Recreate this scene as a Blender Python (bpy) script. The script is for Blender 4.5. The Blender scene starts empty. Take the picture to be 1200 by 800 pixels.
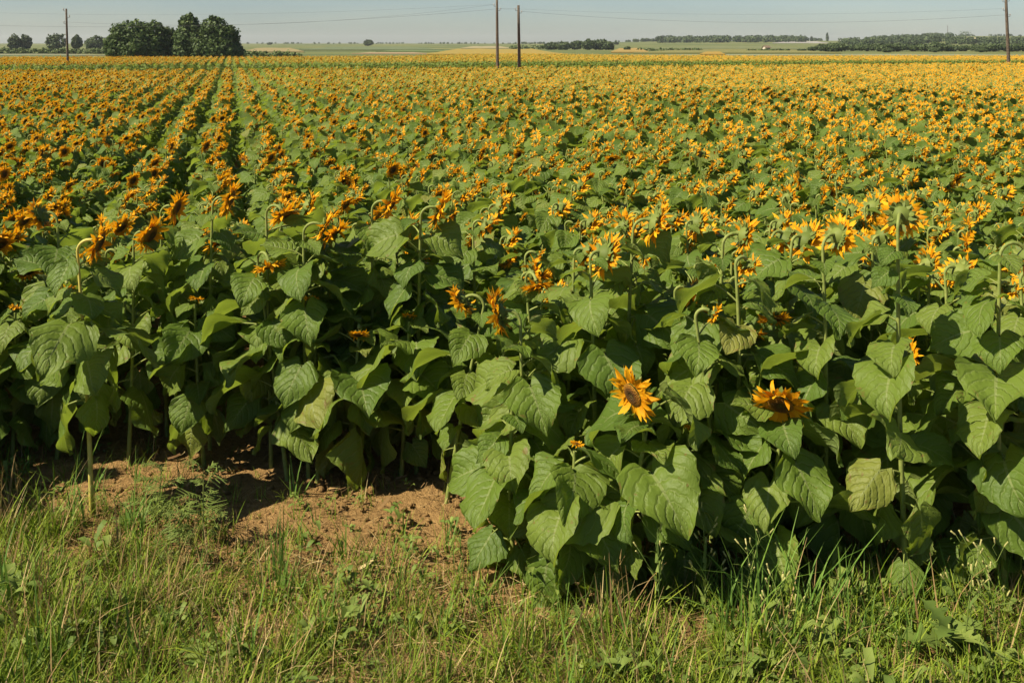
import bpy, math, random
import numpy as np
from mathutils import Matrix, Vector, Euler, noise as mnoise

rng = np.random.default_rng(7)
random.seed(7)
scene = bpy.context.scene
COL = scene.collection
R = math.radians
CAMZ = 2.85          # eye height above the field
F = 1200.0           # focal length in photo pixels (photo 1200 wide)
HZ = 52.0            # horizon line in the photo

def gx(px, d):
    return (px - 600.0) / F * d
def gz(py, d):
    return CAMZ - (py - HZ) * d / F
def ground_d(py):
    return CAMZ * F / (py - HZ)

# ------------------------------------------------------------------ materials
def new_mat(name):
    m = bpy.data.materials.new(name)
    m.use_nodes = True
    nt = m.node_tree
    nt.nodes.clear()
    return m, nt, nt.nodes, nt.links

class NB:
    """small node builder"""
    def __init__(self, name):
        self.m, self.nt, self.n, self.l = new_mat(name)
    def node(self, t, **kw):
        nd = self.n.new(t)
        for k, v in kw.items():
            if k == 'inp':
                for kk, vv in v.items():
                    s = nd.inputs[kk]
                    if isinstance(vv, bpy.types.NodeSocket):
                        self.l.new(vv, s)
                    else:
                        s.default_value = vv
            else:
                setattr(nd, k, v)
        return nd
    def math(self, op, a, b=0.0, c=None):
        nd = self.n.new('ShaderNodeMath'); nd.operation = op
        for i, v in enumerate((a, b) if c is None else (a, b, c)):
            if isinstance(v, bpy.types.NodeSocket):
                self.l.new(v, nd.inputs[i])
            else:
                nd.inputs[i].default_value = v
        return nd.outputs[0]
    def mix(self, fac, a, b, mode='MIX'):
        nd = self.n.new('ShaderNodeMix'); nd.data_type = 'RGBA'; nd.blend_type = mode
        for i, v in ((0, fac), (6, a), (7, b)):
            if isinstance(v, bpy.types.NodeSocket):
                self.l.new(v, nd.inputs[i])
            else:
                nd.inputs[i].default_value = v if i == 0 else (*v, 1.0) if len(v) == 3 else v
        return nd.outputs[2]
    def ramp(self, fac, stops, interp='LINEAR'):
        nd = self.n.new('ShaderNodeValToRGB')
        cr = nd.color_ramp; cr.interpolation = interp
        while len(cr.elements) < len(stops):
            cr.elements.new(0.5)
        for e, (p, c) in zip(cr.elements, stops):
            e.position = p
            e.color = (*c, 1.0) if len(c) == 3 else c
        self.l.new(fac, nd.inputs[0])
        return nd.outputs[0]
    def noise(self, scale, detail=3.0, vec=None, rough=0.55):
        nd = self.n.new('ShaderNodeTexNoise')
        nd.inputs['Scale'].default_value = scale
        nd.inputs['Detail'].default_value = detail
        nd.inputs['Roughness'].default_value = rough
        if vec is not None:
            self.l.new(vec, nd.inputs['Vector'])
        return nd.outputs[0]
    def rnd(self):
        a = self.node('ShaderNodeAttribute', attribute_name='rnd').outputs['Fac']
        o = self.node('ShaderNodeObjectInfo').outputs['Random']
        return self.math('FRACT', self.math('ADD', a, self.math('MULTIPLY', o, 3.7)))
    def bump(self, h, strength=0.4, dist=0.01):
        nd = self.n.new('ShaderNodeBump')
        nd.inputs['Strength'].default_value = strength
        nd.inputs['Distance'].default_value = dist
        self.l.new(h, nd.inputs['Height'])
        return nd.outputs[0]
    def out(self, sh):
        o = self.n.new('ShaderNodeOutputMaterial')
        self.l.new(sh, o.inputs['Surface'])
        return self.m
    def principled(self, col, rough=0.6, spec=0.3, normal=None):
        p = self.n.new('ShaderNodeBsdfPrincipled')
        for k, v in (('Base Color', col), ('Roughness', rough), ('Specular IOR Level', spec)):
            if isinstance(v, bpy.types.NodeSocket):
                self.l.new(v, p.inputs[k])
            else:
                p.inputs[k].default_value = (*v, 1.0) if k == 'Base Color' else v
        if normal is not None:
            self.l.new(normal, p.inputs['Normal'])
        return p.outputs[0]
    def leafy(self, col, rough=0.55, spec=0.25, trans=0.3, tcol=None, normal=None):
        p = self.principled(col, rough, spec, normal)
        t = self.n.new('ShaderNodeBsdfTranslucent')
        tc = tcol if tcol is not None else col
        if isinstance(tc, bpy.types.NodeSocket):
            self.l.new(tc, t.inputs[0])
        else:
            t.inputs[0].default_value = (*tc, 1.0)
        mx = self.n.new('ShaderNodeMixShader')
        mx.inputs[0].default_value = trans
        self.l.new(p, mx.inputs[1]); self.l.new(t.outputs[0], mx.inputs[2])
        return mx.outputs[0]

def mat_leaf():
    b = NB('sunflower_leaf')
    uv = b.node('ShaderNodeUVMap', uv_map='UVMap').outputs[0]
    sx = b.node('ShaderNodeSeparateXYZ', inp={0: uv})
    s = b.math('ABSOLUTE', b.math('SUBTRACT', b.math('MULTIPLY', sx.outputs[0], 2.0), 1.0))
    t = sx.outputs[1]
    nz = b.noise(13.0, 2.0, uv)
    ph = b.math('ADD', b.math('MULTIPLY', b.math('SUBTRACT', t, b.math('MULTIPLY', s, 0.42)), 6.5), b.math('MULTIPLY', nz, 0.5))
    fr = b.math('ABSOLUTE', b.math('SUBTRACT', b.math('FRACT', ph), 0.5))
    lat = b.math('LESS_THAN', fr, b.math('SUBTRACT', 0.065, b.math('MULTIPLY', s, 0.045)))
    mid = b.math('LESS_THAN', s, b.math('SUBTRACT', 0.05, b.math('MULTIPLY', t, 0.03)))
    vein = b.math('MAXIMUM', b.math('MULTIPLY', lat, 0.55), mid)
    r = b.rnd()
    base = b.ramp(r, [(0.0, LEAF0), (0.45, LEAF1), (0.8, LEAF2), (0.95, LEAF2), (1.0, LEAF3)])
    blot = b.noise(5.0, 4.0, uv)
    base = b.mix(b.math('MULTIPLY', blot, 0.5), base, LEAF4)
    back = b.node('ShaderNodeNewGeometry').outputs['Backfacing']
    base = b.mix(b.math('MULTIPLY', back, 0.45), base, (0.20, 0.24, 0.085))
    base = b.mix(b.math('MULTIPLY', vein, 0.55), base, (0.27, 0.31, 0.12))
    edge = b.math('GREATER_THAN', b.math('ADD', s, b.math('MULTIPLY', nz, 0.35)), 1.19)
    base = b.mix(b.math('MULTIPLY', edge, 0.35), base, (0.22, 0.20, 0.06))
    sp = b.noise(7.0, 4.0, b.node('ShaderNodeVectorMath', operation='ADD', inp={0: uv, 1: b.node('ShaderNodeCombineXYZ', inp={0: b.math('MULTIPLY', r, 40.0)}).outputs[0]}).outputs[0], 0.6)
    spot = b.math('GREATER_THAN', b.math('ADD', b.math('ADD', sp, b.math('MULTIPLY', s, 0.10)), b.math('MULTIPLY', r, 0.07)), 0.755)
    base = b.mix(b.math('MULTIPLY', spot, 0.75), base, (0.19, 0.13, 0.04))
    hgt = b.math('ADD', b.math('MULTIPLY', b.math('MINIMUM', fr, 0.22), 1.6), b.math('MULTIPLY', nz, 0.45))
    nrm = b.bump(hgt, 0.8, 0.015)
    tc = b.mix(0.6, base, (0.28, 0.38, 0.015))
    return b.out(b.leafy(base, 0.52, 0.26, 0.42, tc, nrm))

LEAF0 = (0.080, 0.140, 0.022)
LEAF1 = (0.122, 0.188, 0.024)
LEAF2 = (0.170, 0.228, 0.036)
LEAF3 = (0.260, 0.250, 0.050)
LEAF4 = (0.100, 0.160, 0.022)

def mat_stem():
    b = NB('sunflower_stem')
    tc = b.node('ShaderNodeTexCoord').outputs['Object']
    n = b.noise(30.0, 3.0, tc)
    c = b.ramp(n, [(0.3, (0.13, 0.17, 0.035)), (0.7, (0.22, 0.25, 0.065))])
    return b.out(b.principled(c, 0.65, 0.25, b.bump(n, 0.4, 0.004)))

def mat_petal():
    b = NB('sunflower_petal')
    uv = b.node('ShaderNodeUVMap', uv_map='UVMap').outputs[0]
    sx = b.node('ShaderNodeSeparateXYZ', inp={0: uv})
    r = b.rnd()
    c = b.ramp(r, [(0.0, (0.74, 0.31, 0.004)), (0.5, (0.81, 0.41, 0.007)), (1.0, (0.87, 0.50, 0.013))])
    c = b.mix(b.math('MULTIPLY', b.math('SUBTRACT', 1.0, sx.outputs[1]), 0.45), c, (0.55, 0.17, 0.004))
    w = b.math('SINE', b.math('MULTIPLY', sx.outputs[0], 38.0))
    return b.out(b.leafy(c, 0.55, 0.2, 0.35, c, b.bump(w, 0.3, 0.003)))

def mat_disc():
    b = NB('sunflower_disc')
    uv = b.node('ShaderNodeUVMap', uv_map='UVMap').outputs[0]
    sx = b.node('ShaderNodeSeparateXYZ', inp={0: uv})
    rr = sx.outputs[1]
    tc = b.node('ShaderNodeTexCoord').outputs['Object']
    v = b.node('ShaderNodeTexVoronoi', inp={'Vector': tc, 'Scale': 190.0})
    n = b.math('ADD', rr, b.math('MULTIPLY', b.math('SUBTRACT', b.noise(60.0, 2.0, tc), 0.5), 0.35))
    c = b.ramp(n, [(0.0, (0.10, 0.085, 0.02)), (0.35, (0.075, 0.035, 0.010)), (0.62, (0.13, 0.055, 0.010)),
                   (0.85, (0.30, 0.13, 0.012)), (1.0, (0.38, 0.19, 0.02))])
    c = b.mix(b.math('MULTIPLY', v.outputs['Distance'], 0.6), c, (0.03, 0.015, 0.006))
    return b.out(b.principled(c, 0.8, 0.15, b.bump(v.outputs['Distance'], 0.9, 0.006)))

def mat_bract():
    b = NB('sunflower_bract')
    r = b.rnd()
    c = b.ramp(r, [(0.0, (0.10, 0.14, 0.028)), (1.0, (0.19, 0.23, 0.05))])
    return b.out(b.leafy(c, 0.6, 0.2, 0.2))

def mat_simple_leaf(name, stops, trans=0.3, rough=0.6, noise_scale=0.0):
    b = NB(name)
    r = b.rnd()
    c = b.ramp(r, stops)
    return b.out(b.leafy(c, rough, 0.2, trans))

def mat_noise(name, c0, c1, scale, rough=0.85, bump=0.3, dist=0.02, coord='Object', detail=5.0, lo=0.35, hi=0.65):
    b = NB(name)
    tc = b.node('ShaderNodeTexCoord').outputs[coord]
    n = b.noise(scale, detail, tc)
    c = b.ramp(n, [(lo, c0), (hi, c1)])
    return b.out(b.principled(c, rough, 0.2, b.bump(n, bump, dist)))

def mat_ground():
    b = NB('ground_soil')
    g = b.node('ShaderNodeNewGeometry').outputs['Position']
    n1 = b.noise(1.3, 5.0, g)
    n2 = b.noise(26.0, 6.0, g, 0.65)
    n3 = b.noise(110.0, 3.0, g, 0.6)
    c = b.ramp(n2, [(0.28, (0.15, 0.090, 0.034)), (0.5, (0.34, 0.208, 0.082)), (0.75, (0.46, 0.295, 0.125))])
    c = b.mix(b.math('MULTIPLY', n1, 0.6), c, (0.25, 0.15, 0.058))
    # far country beyond the field: dry green
    sep = b.node('ShaderNodeSeparateXYZ', inp={0: g})
    far = b.math('SMOOTH_MIN', b.math('MAXIMUM', b.math('MULTIPLY', b.math('SUBTRACT', sep.outputs[1], 95.0), 0.03), 0.0), 1.0, 0.01)
    fn = b.noise(0.012, 4.0, g)
    fc = b.ramp(fn, [(0.35, (0.075, 0.10, 0.038)), (0.55, (0.125, 0.14, 0.05)), (0.7, (0.19, 0.175, 0.07))])
    c = b.mix(far, c, fc)
    h = b.math('ADD', n2, b.math('MULTIPLY', n3, 0.4))
    return b.out(b.principled(c, 0.95, 0.1, b.bump(h, 1.0, 0.05)))

M = {}
M['leaf'] = mat_leaf()
M['stem'] = mat_stem()
M['stem_yellow'] = mat_noise('yellowed_stem', (0.36, 0.30, 0.06), (0.50, 0.44, 0.12), 14.0, 0.6, 0.3, 0.004)
M['petal'] = mat_petal()
M['disc'] = mat_disc()
M['bract'] = mat_bract()
M['ground'] = mat_ground()
M['grass'] = mat_simple_leaf('grass_blade', [(0.0, (0.085, 0.145, 0.010)), (0.5, (0.155, 0.228, 0.016)), (1.0, (0.25, 0.305, 0.032))])
M['grass_blue'] = mat_simple_leaf('coarse_grass_blade', [(0.0, (0.08, 0.16, 0.025)), (1.0, (0.16, 0.27, 0.04))])
M['straw'] = mat_simple_leaf('dry_grass', [(0.0, (0.19, 0.115, 0.045)), (0.5, (0.32, 0.22, 0.09)), (1.0, (0.45, 0.36, 0.17))], 0.2, 0.75)
M['redgrass'] = mat_simple_leaf('reddish_dry_grass', [(0.0, (0.14, 0.09, 0.03)), (1.0, (0.26, 0.18, 0.06))], 0.2, 0.75)
M['weed'] = mat_simple_leaf('weed_leaf', [(0.0, (0.10, 0.155, 0.03)), (1.0, (0.21, 0.27, 0.06))])
M['ragweed'] = mat_simple_leaf('feathery_weed_leaf', [(0.0, (0.10, 0.15, 0.03)), (1.0, (0.20, 0.25, 0.06))])
M['bud'] = mat_simple_leaf('pale_bud', [(0.0, (0.26, 0.26, 0.08)), (1.0, (0.42, 0.38, 0.15))], 0.1)
M['deadleaf'] = mat_simple_leaf('dead_leaf', [(0.0, (0.11, 0.06, 0.025)), (1.0, (0.30, 0.19, 0.08))], 0.1, 0.85)
M['bark'] = mat_noise('bark', (0.06, 0.045, 0.03), (0.14, 0.11, 0.08), 6.0)
M['tree'] = mat_simple_leaf('tree_foliage', [(0.0, (0.042, 0.072, 0.020)), (0.6, (0.075, 0.115, 0.030)), (1.0, (0.115, 0.155, 0.042))], 0.2)
M['tree_far'] = mat_simple_leaf('far_tree_foliage', [(0.0, (0.040, 0.064, 0.022)), (1.0, (0.075, 0.105, 0.038))], 0.15)
M['hedge'] = mat_simple_leaf('hedge_foliage', [(0.0, (0.07, 0.11, 0.032)), (1.0, (0.13, 0.17, 0.055))], 0.15)
M['polewood'] = mat_noise('weathered_pole_wood', (0.05, 0.038, 0.028), (0.12, 0.095, 0.07), 9.0)
M['porcelain'] = mat_noise('insulator_porcelain', (0.30, 0.29, 0.27), (0.40, 0.39, 0.36), 20.0, 0.3, 0.0)
M['wire'] = mat_noise('wire_metal', (0.08, 0.085, 0.085), (0.12, 0.125, 0.125), 20.0, 0.5, 0.0)
M['wallplaster'] = mat_noise('pale_plaster', (0.38, 0.34, 0.27), (0.46, 0.41, 0.33), 1.5)
M['rooftile'] = mat_noise('clay_roof', (0.14, 0.10, 0.07), (0.19, 0.14, 0.10), 3.0)
M['darkglass'] = mat_noise('dark_opening', (0.02, 0.02, 0.02), (0.03, 0.03, 0.03), 3.0, 0.3, 0.0)

# ------------------------------------------------------------------ mesh building
class MB:
    def __init__(self):
        self.V = []; self.F = []; self.UV = []; self.RN = []; self.MI = []; self.n = 0
        self.mats = []
    def mi(self, mat):
        if mat not in self.mats:
            self.mats.append(mat)
        return self.mats.index(mat)
    def add(self, V, Fc, mat, uv=None, rnd=0.0, mtx=None):
        V = np.asarray(V, float)
        if mtx is not None:
            A = np.array(mtx)
            V = V @ A[:3, :3].T + A[:3, 3]
        k = len(V)
        self.V.append(V)
        self.UV.append(np.zeros((k, 2)) if uv is None else np.asarray(uv, float))
        self.RN.append(np.full(k, rnd) if np.isscalar(rnd) else np.asarray(rnd, float))
        n0 = self.n
        self.F += [tuple(i + n0 for i in f) for f in Fc]
        self.MI += [self.mi(mat)] * len(Fc)
        self.n += k
        return self
    def add_np(self, V, Fa, mat, uv=None, rnd=0.0, mtx=None):
        return self.add(V, Fa.tolist(), mat, uv, rnd, mtx)
    def merge(self, other, mtx=None, rshift=0.0):
        V = np.concatenate(other.V)
        if mtx is not None:
            A = np.array(mtx)
            V = V @ A[:3, :3].T + A[:3, 3]
        self.V.append(V); self.UV.append(np.concatenate(other.UV))
        self.RN.append((np.concatenate(other.RN) + rshift) % 1.0)
        n0 = self.n
        self.F += [tuple(i + n0 for i in f) for f in other.F]
        mp = [self.mi(m) for m in other.mats]
        self.MI += [mp[i] for i in other.MI]
        self.n += len(V)
    def mesh(self, name, smooth=True):
        me = bpy.data.meshes.new(name)
        me.from_pydata(np.concatenate(self.V).tolist(), [], self.F)
        UVc = np.concatenate(self.UV); RNc = np.concatenate(self.RN)
        ul = me.uv_layers.new(name='UVMap')
        li = np.empty(len(me.loops), dtype=np.int32)
        me.loops.foreach_get('vertex_index', li)
        ul.data.foreach_set('uv', UVc[li].astype(np.float32).ravel())
        at = me.attributes.new('rnd', 'FLOAT', 'POINT')
        at.data.foreach_set('value', RNc.astype(np.float32))
        for m in self.mats:
            me.materials.append(m)
        me.polygons.foreach_set('material_index', np.array(self.MI, dtype=np.int32))
        me.polygons.foreach_set('use_smooth', np.full(len(self.F), smooth))
        me.update()
        return me

def obj(name, me, parent=None, mtx=None, link=True):
    o = bpy.data.objects.new(name, me)
    if link:
        COL.objects.link(o)
    if parent is not None:
        o.parent = parent
    if mtx is not None:
        o.matrix_local = mtx
    return o

def tag(o, label=None, cat=None, group=None, kind=None):
    if label: o['label'] = label
    if cat: o['category'] = cat
    if group: o['group'] = group
    if kind: o['kind'] = kind
    return o

def empty(name, loc, rz=0.0):
    o = bpy.data.objects.new(name, None)
    COL.objects.link(o)
    o.empty_display_size = 0.1
    o.location = loc
    o.rotation_euler = (0, 0, rz)
    return o

def gridF(nu, nv):
    """faces of a (nu+1) x (nv+1) grid, row-major"""
    Fc = []
    for i in range(nu):
        for j in range(nv):
            a = i * (nv + 1) + j
            Fc.append((a, a + 1, a + nv + 2, a + nv + 1))
    return Fc

def tube(path, radii, sides=6, cap=True):
    path = np.asarray(path, float)
    n = len(path)
    V = []
    up = np.array([0.123, 0.987, 0.05])
    for i in range(n):
        t = path[min(i + 1, n - 1)] - path[max(i - 1, 0)]
        t = t / (np.linalg.norm(t) + 1e-9)
        a = np.cross(t, up)
        if np.linalg.norm(a) < 1e-3:
            a = np.cross(t, np.array([1.0, 0, 0]))
        a /= np.linalg.norm(a)
        b2 = np.cross(t, a)
        for k in range(sides):
            th = 2 * math.pi * k / sides
            V.append(path[i] + radii[i] * (math.cos(th) * a + math.sin(th) * b2))
    Fc = []
    for i in range(n - 1):
        for k in range(sides):
            k2 = (k + 1) % sides
            Fc.append((i * sides + k, i * sides + k2, (i + 1) * sides + k2, (i + 1) * sides + k))
    if cap:
        Fc.append(tuple(range((n - 1) * sides, n * sides)))
    return np.array(V), Fc

# ------------------------------------------------------------------ sunflower leaf
LT = [0.0, 0.08, 0.18, 0.28, 0.42, 0.58, 0.74, 0.87, 0.95, 1.0]
LW = [0.28, 0.45, 0.530, 0.545, 0.500, 0.400, 0.255, 0.125, 0.050, 0.004]

def leaf_blade(nu, nv, seed, fold=0.25, droop=0.6, wave=0.05, curl=0.3):
    r = np.random.default_rng(seed)
    t = np.linspace(0, 1, nu + 1)
    s = np.linspace(-1, 1, nv + 1)
    w = np.interp(t, LT, LW) * r.uniform(0.9, 1.08)
    if nu >= 10:
        w[1:-1] *= 1 + 0.026 * np.where(np.arange(1, nu) % 2 == 0, 1, -1) + r.normal(0, 0.012, nu - 1)
    T, S = np.meshgrid(t, s, indexing='ij')
    Wd = w[:, None] * np.ones_like(S)
    asym = 1 + r.uniform(-0.10, 0.10) * np.sign(S)
    X = S * Wd * asym
    Y = T - 0.20 * (1 - T) ** 3 * np.sin(np.pi * np.clip(np.abs(S), 0, 1) * 0.85)
    X = X + r.uniform(-0.08, 0.08) * T ** 2
    Z = fold * np.abs(X) - curl * X ** 2
    if nu >= 4:
        p1, p2 = r.uniform(0, 6.28, 2)
        Z = Z + wave * np.where(S > 0, np.sin(2 * np.pi * 1.6 * T + p1), np.sin(2 * np.pi * 1.4 * T + p2)) * S ** 2
    if nu >= 8:
        Z = Z + r.uniform(0.004, 0.014) * np.sin(2 * np.pi * (r.uniform(2.2, 3.4) * T - 1.3 * np.abs(S))) * np.abs(S) * (1 - T)
        Z = Z + 0.022 * np.sin(2 * np.pi * (1.1 * S + p1) + 5 * T) + 0.016 * np.sin(2 * np.pi * (1.9 * S + p2) - 7 * T)
    k = max(droop, 1e-3)
    ky = k * Y
    Yb = np.sin(ky) / k + Z * np.sin(ky)
    Zb = -(1 - np.cos(ky)) / k + Z * np.cos(ky)
    tw = r.uniform(-0.45, 0.45)          # twist along the midrib
    ca, sa = np.cos(tw * T), np.sin(tw * T)
    Xt = X * ca
    Zb = Zb + X * sa
    V = np.stack([Xt.ravel(), Yb.ravel(), Zb.ravel()], 1)
    UV = np.stack([(S * 0.5 + 0.5).ravel(), T.ravel()], 1)
    return V, gridF(nu, nv), UV

def leaf_full(lod, L, pl, elev, pitch, roll, droop, fold, wave, seed):
    nu, nv, ns, npth = {0: (14, 8, 5, 5), 1: (4, 4, 3, 2), 2: (2, 2, 0, 0)}[lod]
    mb = MB()
    e = R(elev)
    P = np.array([0, pl * math.cos(e), pl * math.sin(e)])
    if ns:
        q = np.linspace(0, 1, npth)
        path = np.stack([0 * q, P[1] * q, P[2] * q + 0.06 * pl * np.sin(np.pi * q)], 1)
        V, Fc = tube(path, np.linspace(0.0065, 0.004, npth), ns, False)
        mb.add(V, Fc, M['stem'])
    V, Fc, UV = leaf_blade(nu, nv, seed, fold, droop, wave)
    rr = (seed * 0.61803) % 1.0
    m = Matrix.Translation(P) @ Matrix.Rotation(R(pitch), 4, 'X') @ Matrix.Rotation(R(roll), 4, 'Y') @ Matrix.Scale(L, 4)
    mb.add(V, Fc, M['leaf'], UV, rr, m)
    return mb

LEAFPOOL = {0: {}, 1: {}, 2: {}}
def make_pools():
    r = np.random.default_rng(11)
    spec = {'bud': [], 'top': [], 'mid': [], 'low': []}
    for i in range(4):
        spec['bud'].append((r.uniform(0.13, 0.17), r.uniform(0.05, 0.08), r.uniform(25, 45), r.uniform(-20, 15), r.uniform(-20, 20), r.uniform(0.5, 1.1), r.uniform(0.15, 0.5), 0.05, 100 + i))
    for i in range(9):
        spec['top'].append((r.uniform(0.21, 0.27), r.uniform(0.09, 0.14), r.uniform(20, 50), r.uniform(-22, 22), r.uniform(-28, 28), r.uniform(0.3, 1.1), r.uniform(0.1, 0.5), 0.085, 200 + i))
    for i in range(14):
        spec['mid'].append((r.uniform(0.27, 0.34), r.uniform(0.13, 0.18), r.uniform(5, 42), r.uniform(-50, 8), r.uniform(-55, 55), r.uniform(0.2, 1.3), r.uniform(-0.1, 0.6), 0.095, 300 + i))
    for i in range(10):
        spec['low'].append((r.uniform(0.24, 0.31), r.uniform(0.12, 0.18), r.uniform(-18, 25), r.uniform(-88, -38), r.uniform(-50, 50), r.uniform(0.0, 1.0), r.uniform(-0.6, 0.4), 0.10, 400 + i))
    for lod in (0, 1, 2):
        for k, lst in spec.items():
            LEAFPOOL[lod][k] = [leaf_full(lod, *a) for a in lst]
make_pools()

# ------------------------------------------------------------------ flower head (normal = +Z)
def petal_patch(nl, nw, L, W, seed, tilt, curl):
    r = np.random.default_rng(seed)
    t = np.linspace(0, 1, nl + 1); s = np.linspace(-1, 1, nw + 1)
    w = np.interp(t, [0, 0.25, 0.55, 0.85, 1.0], [0.45, 0.95, 1.0, 0.5, 0.06]) * W * 0.5
    T, S = np.meshgrid(t, s, indexing='ij')
    Y = S * w[:, None]
    ang = R(tilt) + R(curl) * t
    dl = L / nl
    x = np.concatenate([[0], np.cumsum(np.cos(ang[:-1]) * dl)])
    z = np.concatenate([[0], np.cumsum(np.sin(ang[:-1]) * dl)])
    X = x[:, None] + 0 * S
    Z = z[:, None] + 0.22 * np.abs(Y) + 0 * S
    tw = r.uniform(-0.9, 0.9) * T
    Z = Z + Y * np.sin(tw); Y = Y * np.cos(tw) + r.uniform(-0.25, 0.25) * L * T ** 2
    V = np.stack([X.ravel(), Y.ravel(), Z.ravel()], 1)
    UV = np.stack([(S * 0.5 + 0.5).ravel(), T.ravel()], 1)
    return V, gridF(nl, nw), UV

def head_parts(lod, seed, Rd=0.058):
    """returns MB: green back with bracts, petals, disc"""
    r = np.random.default_rng(seed)
    back, pet, disc = MB(), MB(), MB()
    sides = {0: 18, 1: 10, 2: 6}[lod]
    prof = [(0.012, -0.040), (0.026, -0.032), (0.044, -0.022), (Rd * 0.98, -0.006), (Rd * 0.98, 0.004)]
    if lod == 2:
        prof = [(0.012, -0.038), (Rd, 0.0)]
    V = []
    for (rad, z) in prof:
        for k in range(sides):
            th = 2 * math.pi * k / sides
            V.append((rad * math.cos(th), rad * math.sin(th), z))
    Fc = []
    for i in range(len(prof) - 1):
        for k in range(sides):
            k2 = (k + 1) % sides
            Fc.append((i * sides + k, i * sides + k2, (i + 1) * sides + k2, (i + 1) * sides + k))
    Fc.append(tuple(reversed(range(sides))))
    back.add(V, Fc, M['bract'], None, 0.4)
    nb = {0: 40, 1: 9, 2: 0}[lod]
    for i in range(nb):
        th = 2 * math.pi * (i + r.uniform(-.3, .3)) / nb
        L = r.uniform(0.035, 0.060)
        V, Fc, UV = petal_patch(3 if lod == 0 else 1, 2 if lod == 0 else 1, L, 0.026, seed * 50 + i, r.uniform(-35, 25), r.uniform(-70, 20))
        rad = Rd * r.uniform(0.55, 1.0); zz = -0.006 - 0.030 * (1 - rad / Rd)
        back.add(V, Fc, M['bract'], UV, r.uniform(), Matrix.Rotation(th, 4, 'Z') @ Matrix.Translation((rad, 0, zz)))
    npet, nl, nw = {0: (50, 4, 2), 1: (24, 2, 1), 2: (13, 1, 1)}[lod]
    for i in range(npet):
        th = 2 * math.pi * (i + r.uniform(-.35, .35)) / npet
        lay = i % 2
        L = r.uniform(0.062, 0.098) if r.uniform() > 0.08 else 0.045
        W = {0: 0.027, 1: 0.036, 2: 0.054}[lod] * r.uniform(0.8, 1.2)
        tilt = r.normal(12 - 22 * lay, 16); curl = r.normal(-5, 45)
        V, Fc, UV = petal_patch(nl, nw, L, W, seed * 90 + i, tilt, curl)
        pet.add(V, Fc, M['petal'], UV, r.uniform(), Matrix.Rotation(th, 4, 'Z') @ Matrix.Translation((Rd * r.uniform(0.90, 1.0), 0, 0.002 - 0.004 * lay)))
    rings = {0: 6, 1: 2, 2: 1}[lod]
    V = [(0, 0, 0.012)]; UV = [(0.5, 0.0)]
    for i in range(1, rings + 1):
        q = i / rings
        for k in range(sides):
            th = 2 * math.pi * k / sides
            V.append((Rd * 0.98 * q * math.cos(th), Rd * 0.98 * q * math.sin(th), 0.006 + 0.012 * math.sin(math.pi * min(1, q * 0.95)) + (r.uniform(-.0015, .0015) if lod == 0 else 0)))
            UV.append((k / sides, q))
    Fc = [(0, 1 + k, 1 + (k + 1) % sides) for k in range(sides)]
    for i in range(rings - 1):
        for k in range(sides):
            k2 = (k + 1) % sides
            a = 1 + i * sides
            Fc.append((a + k, a + sides + k, a + sides + k2, a + k2))
    disc.add(V, Fc, M['disc'], UV, 0.3)
    return back, pet, disc

HEADS = {0: [head_parts(0, 1000 + i, 0.056 + 0.004 * (i % 3)) for i in range(7)],
         1: [head_parts(1, 2000 + i) for i in range(5)],
         2: [head_parts(2, 3000 + i) for i in range(4)]}

# ------------------------------------------------------------------ a whole plant
def stem_geo(base, top, face, nod, lod, hookR=0.065, rb=0.016, rt=0.0085, bow=0.03, r=None):
    """path of the stem from base to the hook start and round the hook; returns path, head matrix"""
    base = np.array(base, float); top = np.array(top, float)
    n = {0: 9, 1: 4, 2: 2}[lod]
    q = np.linspace(0, 1, n)
    side = np.array([r.normal(0, bow), r.normal(0, bow), 0.0]) if r is not None else np.zeros(3)
    path = [base + (top - base) * t + side * math.sin(math.pi * t) for t in q]
    rad = [rb + (rt - rb) * t for t in q]
    fd = np.array([math.cos(face), math.sin(face), 0.0])
    tot = math.pi / 2 + nod
    m = {0: 7, 1: 3, 2: 1}[lod]
    for i in range(1, m + 1):
        a = tot * i / m
        path.append(top + fd * hookR * (1 - math.cos(a)) + np.array([0, 0, hookR * math.sin(a)]))
        rad.append(rt * (1 + 0.25 * (i / m)))
    nrm = Vector((math.cos(nod) * fd[0], math.cos(nod) * fd[1], -math.sin(nod)))
    rot = nrm.to_track_quat('Z', 'Y').to_matrix().to_4x4()
    hc = Vector(path[-1]) + nrm * 0.036
    return path, rad, Matrix.Translation(hc) @ rot

def leaf_slots(H, r, n, h0=0.16):
    """list of (kind, index, height, azimuth, scale)"""
    out = []
    az = r.uniform(0, 360)
    for i in range(n):
        h = h0 + (0.97 - h0) * (i + r.uniform(-.25, .25)) / (n - 1)
        h = min(max(h, 0.12), 0.985)
        az += 137.5 + r.uniform(-22, 22)
        kind = 'low' if h < max(0.38, h0 + 0.14) else 'mid' if h < 0.74 else 'top' if h < 0.935 else 'bud'
        if r.uniform() < 0.15 and kind == 'top': kind = 'mid'
        sc = r.uniform(0.82, 1.16)
        if h < 0.25: sc *= 0.85
        out.append((kind, int(r.integers(0, len(LEAFPOOL[0][kind]))), h * H, R(az), sc))
    return out

def stem_at(path, z):
    zs = [p[2] for p in path]
    for i in range(len(path) - 1):
        if zs[i] <= z <= zs[i + 1]:
            t = (z - zs[i]) / (zs[i + 1] - zs[i] + 1e-9)
            return path[i] + (path[i + 1] - path[i]) * t
    return path[0] if z < zs[0] else path[-1]

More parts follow.
